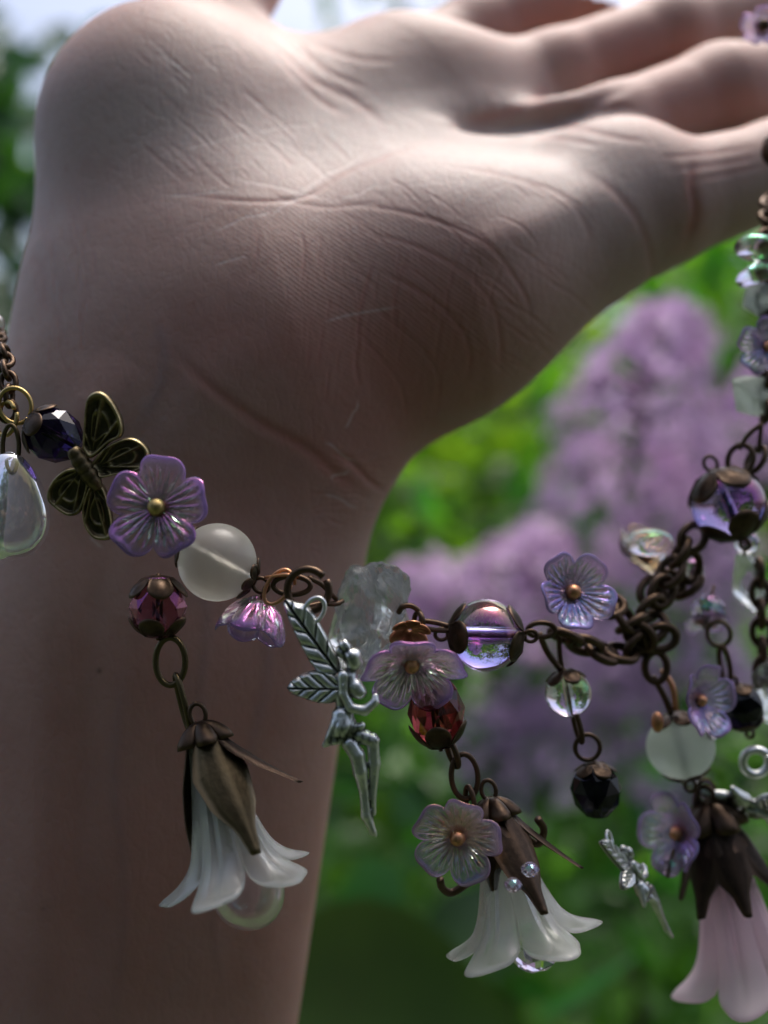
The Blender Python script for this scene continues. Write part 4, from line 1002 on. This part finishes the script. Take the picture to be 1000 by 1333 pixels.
fairy('silver fairy charm seen nearly edge-on under the black crystal bead', 0, 0, 0, .66, Matrix.Translation(P(826,1142,9)) @ Matrix.Rotation(-.42,4,'Y') @ Matrix.Rotation(1.0,4,'Z'), res=.32)
# right column of charms
bead('glass_bead', 'dark violet foiled glass bead in bronze caps near the right edge', 'bead', 948, 657, 17, 47, dirv(-.35,-.9,.1), 'round', VIOLET, caps=(5,5), sz=.98, phi=1.3, group='round glass beads', loops=(.7,.5), hole=.1)
t = thing('jump_ring', 'dark wire loops rising above the violet bead at the right edge', 'ring', P(965,595,17), 'wire rings of the bracelet')
ring_part(t, P(964,598,17), 3.4, 4.2, .42, BRONZE, dirv(.3,-1,0), (.5,1,0), 'ring'); ring_part(t, P(984,598,18), 3.0, 4.0, .42, BRONZE, dirv(.5,-1,0), (1,.4,0), 'ring'); wire_part(t, [P(962,585,17),P(975,565,17),P(992,552,17)], .34, BRONZE); wire_part(t, [P(988,590,18),P(990,565,18),P(993,540,18)], .36, BRONZE)
t = thing('jump_ring', 'bronze link left of the pale frosted bead', 'ring', P(855,870,15), 'wire rings of the bracelet'); ring_part(t, P(854,868,15), 3.0, 4.2, .55, BRONZE, (0,0,1), (.2,1,0), 'ring'); wire_part(t, [P(850,880,15),P(864,905,15),P(874,930,15)], .45, BRONZE); wire_part(t, [P(862,872,15),P(876,895,15),P(880,925,15)], .45, COPPER)
bead('frosted_bead', 'pale green-white frosted round bead with a copper tipped cap at right', 'bead', 886, 972, 16, 44, dirv(-.25,-1,0), 'round', FROST_GREEN, caps=(5,6), capmat=BRONZE, sz=.95, phi=.75, group='frosted round beads', loops=(0,.6), hole=.09)
t = thing('glass_drop', 'orange copper bead at the upper left of the pale frosted bead', 'bead', P(856,940,12)); mk('bead', sphere(.85,16,10,1.7), COPPER, t)
flower('iridescent glass flower seen from the side above the pale frosted bead', 908, 912, 13, 47, (.55,-.8,.12), FLOWER_BLUE, spin=.2, cup=.5, seed=13, bead=COPPER)
bead('crystal_bead', 'small black cut crystal bead right of the iridescent flower', 'bead', 966, 921, 18, 29, dirv(-.3,-1,0), 'fac', BLACKC, caps=(5,4), sz=1.0, phi=.9, facets=8, group='cut crystal beads', loops=(.6,.6))
t = thing('jump_ring', 'narrow bronze wire link over the small black crystal bead', 'ring', P(945,870,18), 'wire rings of the bracelet'); ring_part(t, P(944,866,18), 1.8, 5.4, .40, BRONZE, dirv(.15,1,0), (1,.6,0), 'ring'); ring_part(t, P(936,825,18), 3.2, 3.6, .34, OLIVE, dirv(.3,1,0), (.2,1,0), 'ring')
flower('blurred clear glass flower behind the chain at right centre', 918, 802, 22, 30, (0,-.6,-.9), FLOWER_BLUE, spin=.4, cup=.4, seed=14, bead=COPPER)
t = thing('quartz_chip', 'pale cloudy quartz chip at the right edge under the violet bead', 'quartz', P(972,758,24), 'quartz chips'); mk('crystal', T(rough_vf(2.6,2.2,5.2,21), Matrix.Rotation(-.2,4,'Y')), QUARTZ, t, smooth=False)
flower('lilac glass flower in profile left of the dark bell flower cap', 886, 1085, 17, 54, (-.88,-.5,.08), FLOWER_BLUE, spin=.6, cup=.42, seed=15, bead=COPPER)
bell('pinkish white bell flower with a dark calyx at the bottom right corner', 926, 1058, 18, 270, dirv(.22,1,-.04), BELLP, (-1.57,-.55,-2.5,.5,1.57,2.6), BLACKM, spin=.5, seed=17, r1=.35, bl=.42, bw=.24, bflare=.17)
t = thing('wire_hook', 'dark wire knot on top of the dark bell flower cap', 'ring', P(922,1045,18), 'wire rings of the bracelet'); ring_part(t, P(918,1045,18), 2.6, 4.6, .5, BRONZE, (0,0,1), (.3,1,0), 'ring'); ring_part(t, P(926,1056,18), 3.4, 2.4, .5, BRONZE, (0,0,1), (0,1,.8), 'ring')
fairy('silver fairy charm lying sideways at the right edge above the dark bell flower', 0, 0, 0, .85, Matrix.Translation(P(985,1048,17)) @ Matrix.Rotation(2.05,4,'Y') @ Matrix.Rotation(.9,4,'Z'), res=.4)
t = thing('jump_ring', 'silver ring at the right edge holding the sideways fairy', 'ring', P(984,992,16), 'wire rings of the bracelet'); ring_part(t, P(984,992,16), 3.6, 3.6, .6, SILVER, (0,0,1), (.1,1,0), 'ring', True)
chain('thin dark chain hanging at the right edge beside the small black bead', [P(988,720,22),P(990,780,22),P(992,830,22),P(994,880,22)], 4.0, 2.6, .5, BRONZE, 8, group=GR, jit=.3)
t = thing('quartz_chip', 'pale quartz chip on the right edge beside the small black bead', 'quartz', P(1003,890,20), 'quartz chips'); mk('crystal', rough_vf(2.4,2,5,27), QUARTZ, t, smooth=False)
for x, y, d, rr, lab in ((922,796,20,24,'iridescent cut crystal half hidden behind the chain tangle'), (902,742,22,16,'small iridescent crystal on the right side of the chain tangle'), (972,706,22,17,'small iridescent crystal hanging from the violet bead at the right edge'), (925,948,14,17,'small iridescent crystal below the flower above the pale frosted bead'), (872,1128,15,15,'small iridescent crystal under the flower beside the dark bell cap')):
    t = thing('crystal_bead', lab, 'bead', frame(P(x,y,d), dirv(.3,-1,.2)), 'iridescent crystals'); mk('bead', faceted(rr*mmpx(d), 1.7*rr*mmpx(d), 8), AB, t, smooth=False); mk('head_pin', tube([(0,0,-rr*mmpx(d)),(0,0,rr*mmpx(d)*1.5)], .22, 6), BRONZE, t)
# strand that hangs from the fingers down the right edge
flower('lilac glass flower half in the picture on the right hand strand', 1000, 452, 16, 38, (-.25,-1,.1), FLOWER_BLUE, spin=.2, cup=.25, seed=18, bead=COPPER)
t = thing('quartz_chip', 'flat pale green-white chip on the strand below the half flower', 'quartz', P(984,518,20), 'quartz chips'); mk('crystal', T(rough_vf(4.4,2,3.6,24), Matrix.Rotation(.5,4,'Y')), FROST_GREEN, t, smooth=False)
t = thing('glass_drop', 'upper clear glass disc of the strand under the little finger', 'glass drop', P(984,322,18)); mk('drop', T(sphere(3.0,24,14,.62), Matrix.Rotation(.1,4,'Y')), CLEAR, t)
t = thing('glass_drop', 'second clear glass disc of the strand, with a bright edge', 'glass drop', P(984,358,18)); mk('drop', T(sphere(2.8,24,14,.55), Matrix.Rotation(-.35,4,'Y')), CLEAR, t)
t = thing('quartz_chip', 'cloudy glass chip between the clear discs and the half flower', 'quartz', P(988,388,19), 'quartz chips'); mk('crystal', rough_vf(2.9,2,2.9,29), FROST_GREEN, t, smooth=False)
chain('dark chain threading the glass discs up to the little finger', [P(1004,250,30),P(1000,290,22),P(998,340,19),P(997,400,19),P(998,470,20),P(996,540,19)], 3.2, 2.4, .45, BRONZE, 9, group=GR, jit=.3)
t = flower('glass flower ring bead sitting on the ring finger at the top right', 994, 36, 34, 28, (-.35,-1,.2), FLOWER_BLUE, spin=.2, cup=.3, seed=19, bead=BRONZE, group=None, bead_r=.3)
t = thing('dark_bead', 'dark bead against the little finger at the right edge', 'bead', P(1008,196,26)); mk('bead', sphere(1.9,20,12,1.2), BRONZE, t); mk('bead_cap', T(cap_vf(1.9,5,.9,.15,1.2), Matrix.Identity(4)), BRONZE, t)
